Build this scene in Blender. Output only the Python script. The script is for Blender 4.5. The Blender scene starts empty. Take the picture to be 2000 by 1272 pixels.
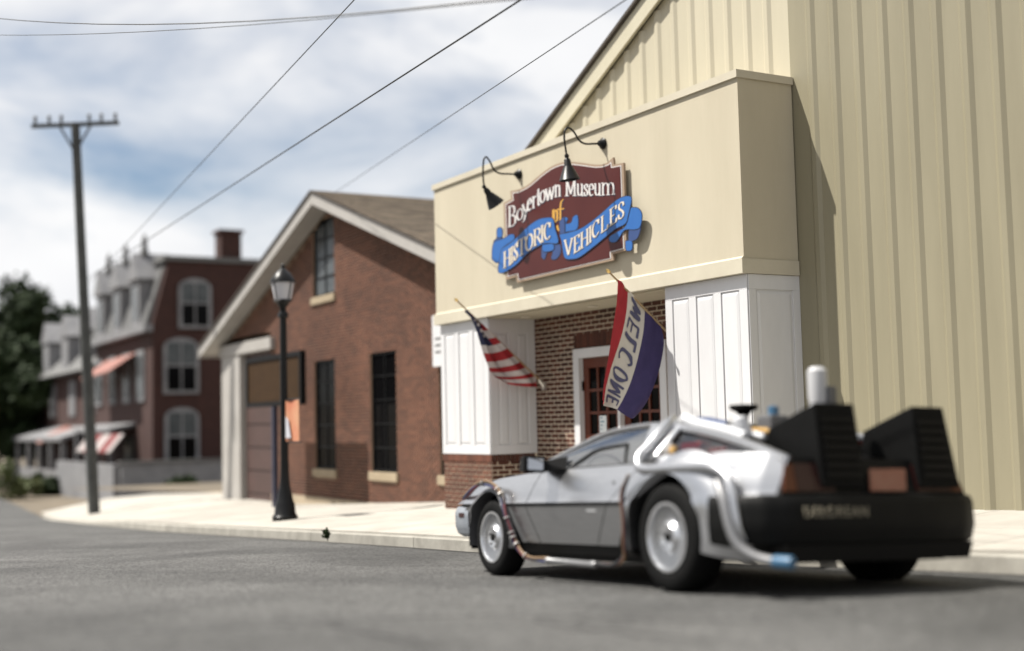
import bpy, bmesh, math, random
import numpy as np
from mathutils import Vector, Matrix
random.seed(7)
rng = np.random.default_rng(11)
scene = bpy.context.scene
COL = scene.collection

# ------------------------------------------------------------------ camera
PITCH, ROLL, YAW, FPX = math.radians(4.27), math.radians(1.35), 0.5249, 2500.0
f0 = np.array([-math.cos(YAW), math.sin(YAW), 0]); r0 = np.array([math.sin(YAW), math.cos(YAW), 0]); u0 = np.array([0, 0, 1.])
CF = f0 * math.cos(PITCH) + u0 * math.sin(PITCH)
_up = -f0 * math.sin(PITCH) + u0 * math.cos(PITCH)
CR = r0 * math.cos(ROLL) - _up * math.sin(ROLL)
CU = _up * math.cos(ROLL) + r0 * math.sin(ROLL)
cam_data = bpy.data.cameras.new("camera"); cam = bpy.data.objects.new("camera", cam_data); COL.objects.link(cam)
cam.matrix_world = Matrix(((CR[0], CU[0], -CF[0], 0), (CR[1], CU[1], -CF[1], 0), (CR[2], CU[2], -CF[2], 0), (0, 0, 0, 1)))
cam_data.sensor_width = 36.0; cam_data.lens = 36.0 * FPX / 2000.0
cam_data.clip_start = 0.05; cam_data.clip_end = 3000
cam_data.dof.use_dof = True; cam_data.dof.focus_distance = 13.1; cam_data.dof.aperture_fstop = 0.45
scene.camera = cam

# ------------------------------------------------------------------ light
SUN_FROM = Vector((-0.63, -0.90, 1.70)).normalized()
sun_el = math.asin(SUN_FROM.z); sun_az = math.atan2(SUN_FROM.x, SUN_FROM.y)
sd = bpy.data.lights.new("sun", 'SUN'); sd.energy = 5.0; sd.angle = math.radians(0.6); sd.color = (1.0, 0.955, 0.88)
sun = bpy.data.objects.new("sun", sd); COL.objects.link(sun)
sun.rotation_mode = 'QUATERNION'; sun.rotation_quaternion = SUN_FROM.to_track_quat('Z', 'Y'); sun.location = (0, 0, 30)
w = bpy.data.worlds.new("World"); scene.world = w; w.use_nodes = True
nt = w.node_tree; nt.nodes.clear()
def N(t, ty, **kw):
    n = t.nodes.new(ty)
    for k, v in kw.items(): setattr(n, k, v)
    return n
wo = N(nt, 'ShaderNodeOutputWorld'); bg = N(nt, 'ShaderNodeBackground'); bg.inputs[1].default_value = 0.056
sky = N(nt, 'ShaderNodeTexSky', sky_type='NISHITA'); sky.sun_disc = False; sky.sun_elevation = sun_el; sky.sun_rotation = sun_az
sky.air_density = 1.0; sky.dust_density = 0.6; sky.ozone_density = 1.4
tc = N(nt, 'ShaderNodeTexCoord'); mp = N(nt, 'ShaderNodeMapping'); mp.inputs['Scale'].default_value = (1.0, 1.0, 3.2); mp.inputs['Location'].default_value = (.35, .1, .12)
nz = N(nt, 'ShaderNodeTexNoise'); nz.inputs['Scale'].default_value = 2.6; nz.inputs['Detail'].default_value = 7; nz.inputs['Roughness'].default_value = .56; nz.inputs['Distortion'].default_value = .35
rp = N(nt, 'ShaderNodeValToRGB'); rp.color_ramp.elements[0].position = .29; rp.color_ramp.elements[1].position = .52
nz2 = N(nt, 'ShaderNodeTexNoise'); nz2.inputs['Scale'].default_value = 5; nz2.inputs['Detail'].default_value = 5
cr = N(nt, 'ShaderNodeValToRGB')
cr.color_ramp.elements[0].position = .3; cr.color_ramp.elements[0].color = (9.0, 9.1, 9.4, 1)
cr.color_ramp.elements[1].position = .7; cr.color_ramp.elements[1].color = (10.4, 10.4, 10.45, 1)
mx = N(nt, 'ShaderNodeMix', data_type='RGBA')
nt.links.new(tc.outputs['Generated'], mp.inputs[0]); nt.links.new(mp.outputs[0], nz.inputs[0]); nt.links.new(mp.outputs[0], nz2.inputs[0])
nt.links.new(nz.outputs[0], rp.inputs[0]); nt.links.new(nz2.outputs[0], cr.inputs[0])
nt.links.new(rp.outputs[0], mx.inputs[0]); nt.links.new(sky.outputs[0], mx.inputs[6]); nt.links.new(cr.outputs[0], mx.inputs[7])
nt.links.new(mx.outputs[2], bg.inputs[0]); nt.links.new(bg.outputs[0], wo.inputs[0])
scene.view_settings.view_transform = 'Standard'; scene.view_settings.look = 'None'
scene.view_settings.gamma = 1.0; scene.view_settings.use_curve_mapping = False
scene.view_settings.exposure = 0.79

# ------------------------------------------------------------------ helpers
def ray(p):
    return CR * ((p[0] - 1000) / FPX) - CU * ((p[1] - 636) / FPX) + CF
def onY(p, Y): d = ray(p); return d * (Y / d[1])
def onX(p, X): d = ray(p); return d * (X / d[0])
def atd(p, depth): return ray(p) * depth

def mat(name, c1, c2=None, rough=.7, metal=0., scale=8., bump=0., bscale=60., spec=.5, rnd=0., attr=None, detail=5, stretch=None):
    m = bpy.data.materials.new(name); m.use_nodes = True; t = m.node_tree
    b = t.nodes['Principled BSDF']; b.inputs['Roughness'].default_value = rough; b.inputs['Metallic'].default_value = metal
    b.inputs['Specular IOR Level'].default_value = spec
    k_ = .84 if metal < .4 else 1.0
    c1 = tuple(v * k_ for v in c1) + (1,)
    if c2 is not None: c2 = tuple(v * k_ for v in c2)
    out = None
    geo = N(t, 'ShaderNodeNewGeometry')
    if c2 is not None:
        n = N(t, 'ShaderNodeTexNoise'); n.inputs['Scale'].default_value = scale; n.inputs['Detail'].default_value = detail; n.inputs['Roughness'].default_value = .65
        if stretch:
            mpp = N(t, 'ShaderNodeMapping'); mpp.inputs['Scale'].default_value = stretch; t.links.new(geo.outputs['Position'], mpp.inputs[0]); t.links.new(mpp.outputs[0], n.inputs['Vector'])
        else: t.links.new(geo.outputs['Position'], n.inputs['Vector'])
        r = N(t, 'ShaderNodeMapRange'); r.inputs[1].default_value = .3; r.inputs[2].default_value = .7
        t.links.new(n.outputs[0], r.inputs[0])
        mxx = N(t, 'ShaderNodeMix', data_type='RGBA'); mxx.inputs[6].default_value = c1; mxx.inputs[7].default_value = tuple(c2) + (1,)
        t.links.new(r.outputs[0], mxx.inputs[0]); out = mxx.outputs[2]
    if rnd or attr:
        hs = N(t, 'ShaderNodeHueSaturation'); mr = N(t, 'ShaderNodeMapRange'); mr.inputs[3].default_value = 1 - rnd; mr.inputs[4].default_value = 1 + rnd
        if attr:
            a = N(t, 'ShaderNodeAttribute', attribute_name=attr); t.links.new(a.outputs['Fac'], mr.inputs[0])
        else:
            oi = N(t, 'ShaderNodeObjectInfo'); t.links.new(oi.outputs['Random'], mr.inputs[0])
        t.links.new(mr.outputs[0], hs.inputs['Value'])
        if out is None: hs.inputs['Color'].default_value = c1
        else: t.links.new(out, hs.inputs['Color'])
        out = hs.outputs[0]
    if out is None: b.inputs['Base Color'].default_value = c1
    else: t.links.new(out, b.inputs['Base Color'])
    if bump:
        n2 = N(t, 'ShaderNodeTexNoise'); n2.inputs['Scale'].default_value = bscale; n2.inputs['Detail'].default_value = 4
        t.links.new(geo.outputs['Position'], n2.inputs['Vector'])
        bp = N(t, 'ShaderNodeBump'); bp.inputs['Strength'].default_value = bump; bp.inputs['Distance'].default_value = .01
        t.links.new(n2.outputs[0], bp.inputs['Height']); t.links.new(bp.outputs[0], b.inputs['Normal'])
    return m

def glass(name, tint, refl_rough=.03, base=.06, opaque=None):
    m = bpy.data.materials.new(name); m.use_nodes = True; t = m.node_tree; t.nodes.clear()
    o = N(t, 'ShaderNodeOutputMaterial'); tr = N(t, 'ShaderNodeBsdfTransparent'); tr.inputs[0].default_value = tuple(tint) + (1,)
    g = N(t, 'ShaderNodeBsdfGlossy'); g.inputs['Roughness'].default_value = refl_rough
    fr = N(t, 'ShaderNodeFresnel'); fr.inputs[0].default_value = 1.5
    ad = N(t, 'ShaderNodeMath', operation='ADD'); ad.inputs[1].default_value = base
    ms = N(t, 'ShaderNodeMixShader')
    t.links.new(fr.outputs[0], ad.inputs[0]); t.links.new(ad.outputs[0], ms.inputs[0]); t.links.new(tr.outputs[0], ms.inputs[1]); t.links.new(g.outputs[0], ms.inputs[2])
    t.links.new(ms.outputs[0], o.inputs[0])
    return m

class MB:
    def __init__(s): s.v = []; s.f = []; s.mi = []; s.a = []
    def add(s, vs, fs, mi=0, a=0.):
        k = len(s.v); s.v += [tuple(float(c) for c in v) for v in vs]
        for f in fs: s.f.append(tuple(k + i for i in f)); s.mi.append(mi); s.a.append(a)
        return s
    def box(s, lo, hi, mi=0, a=0.):
        x0, y0, z0 = lo; x1, y1, z1 = hi
        return s.add([(x0, y0, z0), (x1, y0, z0), (x1, y1, z0), (x0, y1, z0), (x0, y0, z1), (x1, y0, z1), (x1, y1, z1), (x0, y1, z1)],
                     [(0, 3, 2, 1), (4, 5, 6, 7), (0, 1, 5, 4), (1, 2, 6, 5), (2, 3, 7, 6), (3, 0, 4, 7)], mi, a)
    def hexa(s, p, mi=0):   # 8 points, bottom 4 ccw then top 4
        return s.add(p, [(0, 3, 2, 1), (4, 5, 6, 7), (0, 1, 5, 4), (1, 2, 6, 5), (2, 3, 7, 6), (3, 0, 4, 7)], mi)
    def prism(s, pts, d, mi=0):   # polygon points (3d) extruded by vector d
        n = len(pts); P = [np.array(p, float) for p in pts]; Q = [p + np.array(d) for p in P]
        return s.add(P + Q, [tuple(range(n)), tuple(range(2 * n - 1, n - 1, -1))] + [(i, i + n, (i + 1) % n + n, (i + 1) % n) for i in range(n)], mi)
    def tube(s, path, r, n=8, mi=0, cap=True, rect=None):
        P = [Vector(p) for p in path]; rings = []
        m = len(P); up = None
        for i, p in enumerate(P):
            t = (P[min(i + 1, m - 1)] - P[max(i - 1, 0)]).normalized()
            if up is None:
                up = Vector((0, 0, 1)) if abs(t.z) < .9 else Vector((1, 0, 0))
            sx = t.cross(up).normalized(); up = sx.cross(t).normalized()
            rr = r[i] if hasattr(r, '__len__') else r
            ring = []
            for k in range(n):
                a = 2 * math.pi * k / n + (math.pi / n if rect else 0)
                ca, sa = math.cos(a), math.sin(a)
                if rect: ca, sa = ca * rect[0], sa * rect[1]
                ring.append(p + sx * (ca * rr) + up * (sa * rr))
            rings.append(ring)
        vs = [v for ring in rings for v in ring]; fs = []
        for i in range(m - 1):
            for k in range(n):
                a, b = i * n + k, i * n + (k + 1) % n
                fs.append((a, b, b + n, a + n))
        if cap: fs += [tuple(range(n - 1, -1, -1)), tuple((m - 1) * n + k for k in range(n))]
        return s.add(vs, fs, mi)
    def lathe(s, prof, o=(0, 0, 0), ax=(0, 0, 1), n=16, mi=0, c0=True, c1=True):   # prof: (r, t) along axis
        ax = Vector(ax).normalized(); u = ax.orthogonal().normalized(); v = ax.cross(u); o = Vector(o)
        vs = []; fs = []
        for r, t in prof:
            for k in range(n):
                a = 2 * math.pi * k / n; vs.append(o + ax * t + (u * math.cos(a) + v * math.sin(a)) * r)
        for i in range(len(prof) - 1):
            for k in range(n):
                a, b = i * n + k, i * n + (k + 1) % n
                fs.append((a, b, b + n, a + n))
        if c0: fs.append(tuple(range(n - 1, -1, -1)))
        if c1: fs.append(tuple((len(prof) - 1) * n + k for k in range(n)))
        return s.add(vs, fs, mi)
    def grid(s, fn, nu, nv, mi=0, a=0.):
        vs = [fn(i / nu, j / nv) for i in range(nu + 1) for j in range(nv + 1)]
        fs = [(i * (nv + 1) + j, (i + 1) * (nv + 1) + j, (i + 1) * (nv + 1) + j + 1, i * (nv + 1) + j + 1) for i in range(nu) for j in range(nv)]
        return s.add(vs, fs, mi, a)
    def build(s, name, mats, parent=None, smooth=False, kind=None, attr=None, sol=0., bevel=0., recalc=True, label=None):
        me = bpy.data.meshes.new(name); me.from_pydata(s.v, [], s.f)
        mats = mats if isinstance(mats, (list, tuple)) else [mats]
        for m in mats: me.materials.append(m)
        me.polygons.foreach_set('material_index', s.mi)
        if attr:
            at = me.attributes.new(attr, 'FLOAT', 'FACE'); at.data.foreach_set('value', s.a)
        if recalc:
            bm = bmesh.new(); bm.from_mesh(me); bmesh.ops.recalc_face_normals(bm, faces=bm.faces); bm.to_mesh(me); bm.free()
        if smooth:
            me.polygons.foreach_set('use_smooth', [True] * len(me.polygons))
            me.set_sharp_from_angle(angle=math.radians(38))
        me.update()
        o = bpy.data.objects.new(name, me); COL.objects.link(o)
        if parent is not None: o.parent = parent
        if kind: o['kind'] = kind
        if label: o['label'] = label
        if sol:
            md = o.modifiers.new('s', 'SOLIDIFY'); md.thickness = sol; md.offset = -1
        if bevel:
            md = o.modifiers.new('b', 'BEVEL'); md.width = bevel; md.segments = 2; md.limit_method = 'ANGLE'
        return o
def linked(name, me, parent, loc=(0, 0, 0), scale=(1, 1, 1), rot=(0, 0, 0)):
    o = bpy.data.objects.new(name, me); COL.objects.link(o); o.location = loc; o.scale = scale; o.rotation_euler = rot
    if parent is not None: o.parent = parent
    return o
def thing(name, label, cat, loc=(0, 0, 0), group=None):
    o = bpy.data.objects.new(name, None); COL.objects.link(o); o.empty_display_size = .2
    o['label'] = label; o['category'] = cat; o['base'] = tuple(loc)
    if group: o['group'] = group
    ROOTS.append((o, loc)); return o
ROOTS = []
def tag(o, label, cat, group=None):
    o['label'] = label; o['category'] = cat
    if group: o['group'] = group
    return o
def spline(pts, n=8):
    P = [np.array(p, float) for p in pts]; P = [2 * P[0] - P[1]] + P + [2 * P[-1] - P[-2]]; out = []
    for i in range(1, len(P) - 2):
        for k in range(n):
            t = k / n; a, b, c, d = P[i - 1:i + 3]
            out.append(.5 * ((2 * b) + (c - a) * t + (2 * a - 5 * b + 4 * c - d) * t * t + (3 * b - a - 3 * c + d) * t ** 3))
    out.append(P[-2]); return out
def lerp(a, b, t): return a + (b - a) * t
ip = lambda x, xs, ys: float(np.interp(x, xs, ys))

# ------------------------------------------------------------------ materials
M = {}
M['asphalt'] = mat('asphalt', (.042, .0415, .040), (.078, .077, .074), rough=.85, scale=.7, detail=8)
t = M['asphalt'].node_tree; b = t.nodes['Principled BSDF']; geo = N(t, 'ShaderNodeNewGeometry')
gn = N(t, 'ShaderNodeTexVoronoi'); gn.inputs['Scale'].default_value = 58; t.links.new(geo.outputs['Position'], gn.inputs['Vector'])
gn2 = N(t, 'ShaderNodeTexNoise'); gn2.inputs['Scale'].default_value = 45; gn2.inputs['Detail'].default_value = 6; t.links.new(geo.outputs['Position'], gn2.inputs['Vector'])
old = b.inputs['Base Color'].links[0].from_socket
m1 = N(t, 'ShaderNodeMix', data_type='RGBA', blend_type='MULTIPLY'); m1.inputs[0].default_value = 1.0
rr = N(t, 'ShaderNodeSeparateColor'); t.links.new(gn.outputs['Color'], rr.inputs[0])
pw = N(t, 'ShaderNodeMapRange'); pw.inputs[3].default_value = .30; pw.inputs[4].default_value = 2.3; t.links.new(rr.outputs[0], pw.inputs[0])
t.links.new(old, m1.inputs[6]); t.links.new(pw.outputs[0], m1.inputs[7]); t.links.new(m1.outputs[2], b.inputs['Base Color'])
st = N(t, 'ShaderNodeTexNoise'); st.inputs['Scale'].default_value = .28; st.inputs['Detail'].default_value = 3; st.inputs['Distortion'].default_value = 1.2; t.links.new(geo.outputs['Position'], st.inputs['Vector'])
sr = N(t, 'ShaderNodeMapRange'); sr.inputs[1].default_value = .38; sr.inputs[2].default_value = .62; sr.inputs[3].default_value = .72; sr.inputs[4].default_value = 1.12; t.links.new(st.outputs[0], sr.inputs[0])
m2 = N(t, 'ShaderNodeMix', data_type='RGBA', blend_type='MULTIPLY'); m2.inputs[0].default_value = 1.0; t.links.new(m1.outputs[2], m2.inputs[6]); t.links.new(sr.outputs[0], m2.inputs[7]); t.links.new(m2.outputs[2], b.inputs['Base Color'])
ad = N(t, 'ShaderNodeMath', operation='ADD'); t.links.new(gn.outputs['Distance'], ad.inputs[0]); t.links.new(gn2.outputs[0], ad.inputs[1])
bp = N(t, 'ShaderNodeBump'); bp.inputs['Strength'].default_value = .9; bp.inputs['Distance'].default_value = .008; t.links.new(ad.outputs[0], bp.inputs['Height']); t.links.new(bp.outputs[0], b.inputs['Normal'])
M['tar'] = mat('tar', (.02, .02, .02), (.035, .035, .035), rough=.5, scale=10)
M['gutter'] = mat('gutter', (.03, .028, .025), (.06, .056, .05), rough=.95, scale=9)
M['concrete'] = mat('concrete', (.34, .315, .275), (.47, .445, .395), rough=.9, scale=1.3, bump=.15, bscale=80, rnd=.09, detail=9)
M['kerb'] = mat('kerb', (.28, .265, .23), (.42, .40, .35), rough=.9, scale=4, bump=.2, rnd=.10)
M['footing'] = mat('footing', (.36, .29, .20), (.44, .36, .26), rough=.9, scale=4)
M['dirt'] = mat('dirt', (.11, .09, .065), (.18, .145, .10), rough=.95, scale=.4)
M['grass'] = mat('grass', (.05, .085, .025), (.11, .13, .05), rough=.9, scale=2)
M['stucco'] = mat('stucco', (.485, .432, .325), (.56, .505, .385), rough=.92, scale=1.3, bump=.35, bscale=160, stretch=(1, 1, .22), detail=8)
M['stucco_trim'] = mat('stucco_trim', (.50, .455, .355), (.575, .53, .42), rough=.85, scale=2.2, bump=.1, bscale=160, detail=7)
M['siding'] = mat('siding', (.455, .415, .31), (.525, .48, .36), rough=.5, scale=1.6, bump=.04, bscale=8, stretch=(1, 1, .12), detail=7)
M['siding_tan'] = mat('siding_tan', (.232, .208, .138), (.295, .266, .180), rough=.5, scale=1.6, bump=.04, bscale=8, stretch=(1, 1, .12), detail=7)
M['cream'] = mat('cream', (.52, .48, .36), (.575, .535, .41), rough=.5, scale=2)
M['trim_white'] = mat('trim_white', (.36, .34, .315), (.42, .40, .375), rough=.6, scale=2)
M['white'] = mat('white', (.62, .62, .63), (.70, .70, .71), rough=.45, scale=1.8, stretch=(1, 1, .3), detail=7)
M['mortar'] = mat('mortar', (.72, .62, .47), (.84, .74, .58), rough=.95, scale=15)
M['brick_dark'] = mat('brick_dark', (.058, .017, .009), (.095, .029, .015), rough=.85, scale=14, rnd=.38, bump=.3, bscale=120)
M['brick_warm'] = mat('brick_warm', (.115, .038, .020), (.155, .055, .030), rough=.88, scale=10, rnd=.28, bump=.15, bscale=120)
M['brick_warm_s'] = mat('brick_warm_s', (.086, .032, .017), (.148, .060, .033), rough=.88, scale=.9, rnd=.28, attr='tone', bump=.3, bscale=90)
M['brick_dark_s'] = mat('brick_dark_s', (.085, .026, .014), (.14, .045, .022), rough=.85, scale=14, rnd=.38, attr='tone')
M['mortar_red'] = mat('mortar_red', (.30, .21, .145), (.38, .275, .195), rough=.95, scale=6)
M['brick_far'] = mat('brick_far', (.036, .014, .011), (.062, .024, .018), rough=.9, scale=3)
M['shingle'] = mat('shingle', (.11, .085, .06), (.19, .15, .108), rough=.95, scale=4, rnd=.30, attr='tone', bump=.4, bscale=120)
M['shingle_dark'] = mat('shingle_dark', (.05, .042, .036), (.09, .075, .062), rough=.95, scale=5)
M['sill'] = mat('sill', (.32, .255, .165), (.41, .33, .225), rough=.9, scale=5)
M['black_frame'] = mat('black_frame', (.005, .005, .0055), rough=.5, spec=.12)
M['black_iron'] = mat('black_iron', (.004, .004, .0045), (.007, .007, .0075), rough=.36, scale=20, spec=.25)
M['dark_glass'] = mat('dark_glass', (.004, .004, .0045), rough=.10, spec=.035)
M['grey_glass'] = mat('grey_glass', (.05, .06, .065), (.11, .12, .125), rough=.2, scale=1.5, spec=.2)
M['mahogany'] = mat('mahogany', (.085, .020, .010), (.13, .034, .016), rough=.4, scale=12, spec=.3)
M['garage_door'] = mat('garage_door', (.055, .029, .024), (.08, .041, .034), rough=.6, scale=2)
M['lens'] = mat('lens', (.8, .75, .62), rough=.3)
M['paper'] = mat('paper', (.72, .78, .80), (.80, .84, .85), rough=.8, scale=9)
M['ink'] = mat('ink', (.10, .25, .33), rough=.8)
M['maroon'] = mat('maroon', (.070, .0135, .012), (.085, .018, .015), rough=.35, scale=2, spec=.2)
M['sign_tan'] = mat('sign_tan', (.30, .215, .15), (.34, .245, .17), rough=.6, scale=6)
M['sign_white'] = mat('sign_white', (.66, .635, .62), rough=.5)
M['sign_cream'] = mat('sign_cream', (.68, .60, .49), rough=.5)
M['sign_blue'] = mat('sign_blue', (.024, .120, .385), (.030, .138, .41), rough=.45, scale=5, spec=.3)
M['sign_blue_dark'] = mat('sign_blue_dark', (.025, .06, .19), rough=.45)
M['sign_line'] = mat('sign_line', (.012, .018, .05), rough=.5)
M['sign_gold'] = mat('sign_gold', (.58, .31, .045), rough=.35)
M['flag_red'] = mat('flag_red', (.30, .009, .016), (.36, .014, .021), rough=.8, scale=8)
M['flag_white'] = mat('flag_white', (.52, .46, .45), (.57, .52, .505), rough=.85, scale=8)
M['flag_cream'] = mat('flag_cream', (.56, .52, .45), (.60, .56, .49), rough=.85, scale=8)
M['flag_blue'] = mat('flag_blue', (.012, .016, .055), (.02, .024, .07), rough=.8, scale=8)
M['flag_violet'] = mat('flag_violet', (.030, .021, .088), (.042, .028, .11), rough=.8, scale=8)
M['flag_ink'] = mat('flag_ink', (.085, .085, .15), rough=.85)
M['wood_pole'] = mat('wood_pole', (.33, .22, .10), (.40, .28, .145), rough=.5, scale=12)
M['brass'] = mat('brass', (.7, .5, .2), rough=.3, metal=1)
M['utility_wood'] = mat('utility_wood', (.055, .058, .056), (.095, .098, .092), rough=.9, scale=3)
M['wire'] = mat('wire', (.015, .017, .018), rough=.5)
M['lantern_glass'] = mat('lantern_glass', (.55, .55, .58), rough=.12)
M['board_brown'] = mat('board_brown', (.040, .022, .010), (.056, .031, .014), rough=.7, scale=4, spec=.1)
M['post_blue'] = mat('post_blue', (.03, .032, .06), rough=.5)
M['bark'] = mat('bark', (.05, .04, .03), (.09, .07, .05), rough=.95, scale=8)
M['leaf'] = mat('leaf', (.011, .021, .007), (.026, .042, .013), rough=.8, scale=1.2, spec=.2)
M['leaf2'] = mat('leaf2', (.05, .075, .015), (.09, .10, .03), rough=.8, scale=1.2)
M['slate'] = mat('slate', (.07, .07, .07), (.13, .13, .13), rough=.8, scale=2)
M['awning_red'] = mat('awning_red', (.16, .02, .02), rough=.8)
M['awning_pale'] = mat('awning_pale', (.36, .32, .31), rough=.8)
M['umbrella'] = mat('umbrella', (.27, .12, .10), (.33, .16, .13), rough=.85, scale=4)
M['far_white'] = mat('far_white', (.17, .17, .18), (.27, .27, .275), rough=.7, scale=1.2)
M['far_grey'] = mat('far_grey', (.11, .11, .11), (.17, .17, .165), rough=.8, scale=1.2)
M['banner_orange'] = mat('banner_orange', (.50, .14, .07), (.56, .32, .18), rough=.7, scale=2.5)
M['banner_pale'] = mat('banner_pale', (.52, .52, .56), rough=.7)
# car
def steel():
    m = mat('brushed_steel', (.46, .465, .48), (.53, .535, .55), rough=.32, metal=1., scale=6, stretch=(1, 1, 6), detail=7)
    return m
M['steel'] = steel()
M['steel_bright'] = mat('steel_bright', (.72, .73, .75), rough=.3, metal=.85)
M['pale_grey'] = mat('pale_grey', (.62, .63, .66), (.70, .71, .73), rough=.4, scale=8)
M['conduit_grey'] = mat('conduit_grey', (.60, .61, .63), (.68, .69, .71), rough=.38, metal=.7, scale=8)
M['pipe_grey'] = mat('pipe_grey', (.20, .20, .205), (.26, .26, .265), rough=.4, metal=.5, scale=20)
M['alloy'] = mat('alloy', (.62, .63, .65), rough=.28, metal=.9)
M['alloy_dark'] = mat('alloy_dark', (.13, .13, .135), rough=.5, metal=.5)
M['rubber'] = mat('rubber', (.005, .005, .005), (.009, .009, .009), rough=.75, scale=30, spec=.10)
M['trim_black'] = mat('trim_black', (.006, .0058, .0058), rough=.5, spec=.15)
M['box_black'] = mat('box_black', (.0035, .0035, .0035), (.006, .006, .006), rough=.6, scale=14, spec=.10)
M['bumper_grey'] = mat('bumper_grey', (.0045, .0045, .0043), (.0065, .0065, .0062), rough=.55, scale=5, spec=.14)
M['front_reflect_grey'] = mat('front_reflect_grey', (.20, .22, .25), (.28, .30, .33), rough=.25, scale=6)  # bluish reflections on the front bumper are put into this colour
M['car_glass'] = glass('car_glass', (.86, .88, .89), base=.26)
M['car_glass_dark'] = glass('car_glass_dark', (.6, .6, .62), base=.02)
M['seat'] = mat('seat', (.42, .40, .40), (.5, .48, .47), rough=.7, scale=10)
M['cable_red'] = mat('cable_red', (.12, .022, .03), rough=.5)
M['cable_blue'] = mat('cable_blue', (.025, .03, .10), rough=.5)
M['cable_yellow'] = mat('cable_yellow', (.50, .30, .09), rough=.5)
M['cable_tan'] = mat('cable_tan', (.20, .125, .065), rough=.45)
M['cable_black'] = mat('cable_black', (.02, .02, .022), rough=.45)
M['clip'] = mat('clip', (.65, .62, .58), rough=.3, metal=.8)
M['amber'] = mat('amber', (.10, .022, .004), rough=.3)
M['tail_red'] = mat('tail_red', (.03, .004, .003), rough=.35)
M['red_part'] = mat('red_part', (.30, .015, .012), rough=.35)
M['blue_part'] = mat('blue_part', (.045, .13, .23), rough=.4)
M['navy_part'] = mat('navy_part', (.03, .06, .16), rough=.4)
M['plate'] = mat('plate', (.28, .10, .06), (.34, .17, .115), rough=.5, scale=10)
M['can_white'] = mat('can_white', (.52, .52, .53), rough=.4)
M['letter'] = mat('letter', (.26, .23, .17), rough=.5)
M['mirror_glass'] = mat('mirror_glass', (.75, .77, .8), rough=.03, metal=1)

# ------------------------------------------------------------------ ground
def base_z(X):
    x0, wd, s1, s2 = -9.5, 3., .0516, .04
    if X > x0: return -1.069 + s1 * (X + 6.408)
    zb = -1.069 + s1 * (x0 + 6.408); tt = x0 - X
    if tt < wd: return zb - (s1 * tt + (s2 - s1) * tt * tt / (2 * wd))
    z = zb - (s1 * wd + (s2 - s1) * wd / 2)
    if tt < 32: return z - s2 * (tt - wd)
    z -= s2 * (32 - wd); tt -= 32
    return z - (s2 * 30) * (1 - math.exp(-tt / 30)) * .5
def road_z(X, Y):
    return base_z(X) - .03 * (min(Y, 9.) - 4.8) - (.0 if Y > -4 else .03 * (Y + 4))
KX = [-60, -45, -36, -29, -23.7, -19.7, -16.4, -14.4, -12.5, -9, -6.4, -2, 8, 30]
KY = [9.0, 7.6, 6.5, 6.2, 6.1, 6.33, 6.56, 6.66, 6.68, 7.0, 7.3, 7.4, 7.4, 7.4]
def kerb_y(X): return ip(X, KX, KY)
def wall_z(X): return ip(X, [-60, -45, -36, -33, -28.2, -17.9, -8, 5, 30], [-2.75, -2.35, -2.0, -1.9, -1.81, -1.31, -.95, -.48, .3])
def kerb_top(X): return road_z(X, kerb_y(X)) + (.13 if X > -26 else max(.03, .13 - .02 * (-26 - X)))
def walk_z(X, Y):
    k = kerb_y(X) + .15; zk = kerb_top(X)
    return zk + (wall_z(X) - zk) * min(1.4, (Y - k) / (9.5 - k))
xs = [300, 120, 60, 30, 15, 5] + list(np.arange(2, -40, -1.)) + [-45, -50, -55, -62, -70, -80, -95, -120, -160, -250, -400, -800]
ys = [-300, -80, -30, -12, -4, 0, 3, 5, 7, 9, 9.6, 14, 25, 60, 200, 600]
g = MB(); 
for X in xs:
    for Y in ys: g.v.append((X, Y, road_z(X, Y) - (.03 if Y < 9.3 else .25)))
for i in range(len(xs) - 1):
    for j in range(len(ys) - 1):
        a = i * len(ys) + j; g.f.append((a, a + 1, a + 1 + len(ys), a + len(ys))); g.mi.append(0); g.a.append(0)
o = g.build('ground', M['dirt'], kind='structure')
r = MB(); xr = [x for x in xs if -170 < x < 70]
def roadrow(X):
    return [(X, Y, road_z(X, Y)) for Y in [-9, -6, -4, -2, 0, 2, 4, 5.5]] + [(X, kerb_y(X), road_z(X, kerb_y(X)))]
rows = [roadrow(X) for X in xr]
r.v = [v for row in rows for v in row]; n9 = 9
for i in range(len(rows) - 1):
    for j in range(n9 - 1):
        a = i * n9 + j; r.f.append((a, a + 1, a + 1 + n9, a + n9)); r.mi.append(0); r.a.append(0)
road = r.build('road', M['asphalt'], kind='structure', smooth=True)
def ground_hit(p, fn):
    d = ray(p); tt = 1.5
    while tt < 400 and d[2] * tt > fn(d[0] * tt, d[1] * tt): tt += .02
    return d * tt
for k, pts in enumerate([[(150, 1246), (330, 1232), (560, 1222), (720, 1210), (860, 1205), (1000, 1205), (1180, 1208), (1330, 1212), (1500, 1214)],
                         [(640, 1222), (720, 1238), (790, 1252), (850, 1268)], [(1040, 1212), (1130, 1226), (1260, 1242), (1400, 1258)]]):
    c = MB(); P = [ground_hit(p, road_z) for p in pts]; P = spline([(p[0], p[1], p[2]) for p in P], 5)
    wv = .011 if k == 0 else .008
    L = []; 
    for i, p in enumerate(P):
        tdir = P[min(i + 1, len(P) - 1)] - P[max(i - 1, 0)]; nd = np.array([-tdir[1], tdir[0], 0]); nd /= np.linalg.norm(nd)
        ww = wv * (0.6 + .8 * random.random())
        for s in (-1, 1):
            q = p + nd * ww * s; L.append((q[0], q[1], road_z(q[0], q[1]) + .004))
    c.add(L, [(2 * i, 2 * i + 2, 2 * i + 3, 2 * i + 1) for i in range(len(P) - 1)]); c.build('crack_seal', M['tar'], road)
c = MB(); L = []
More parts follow.
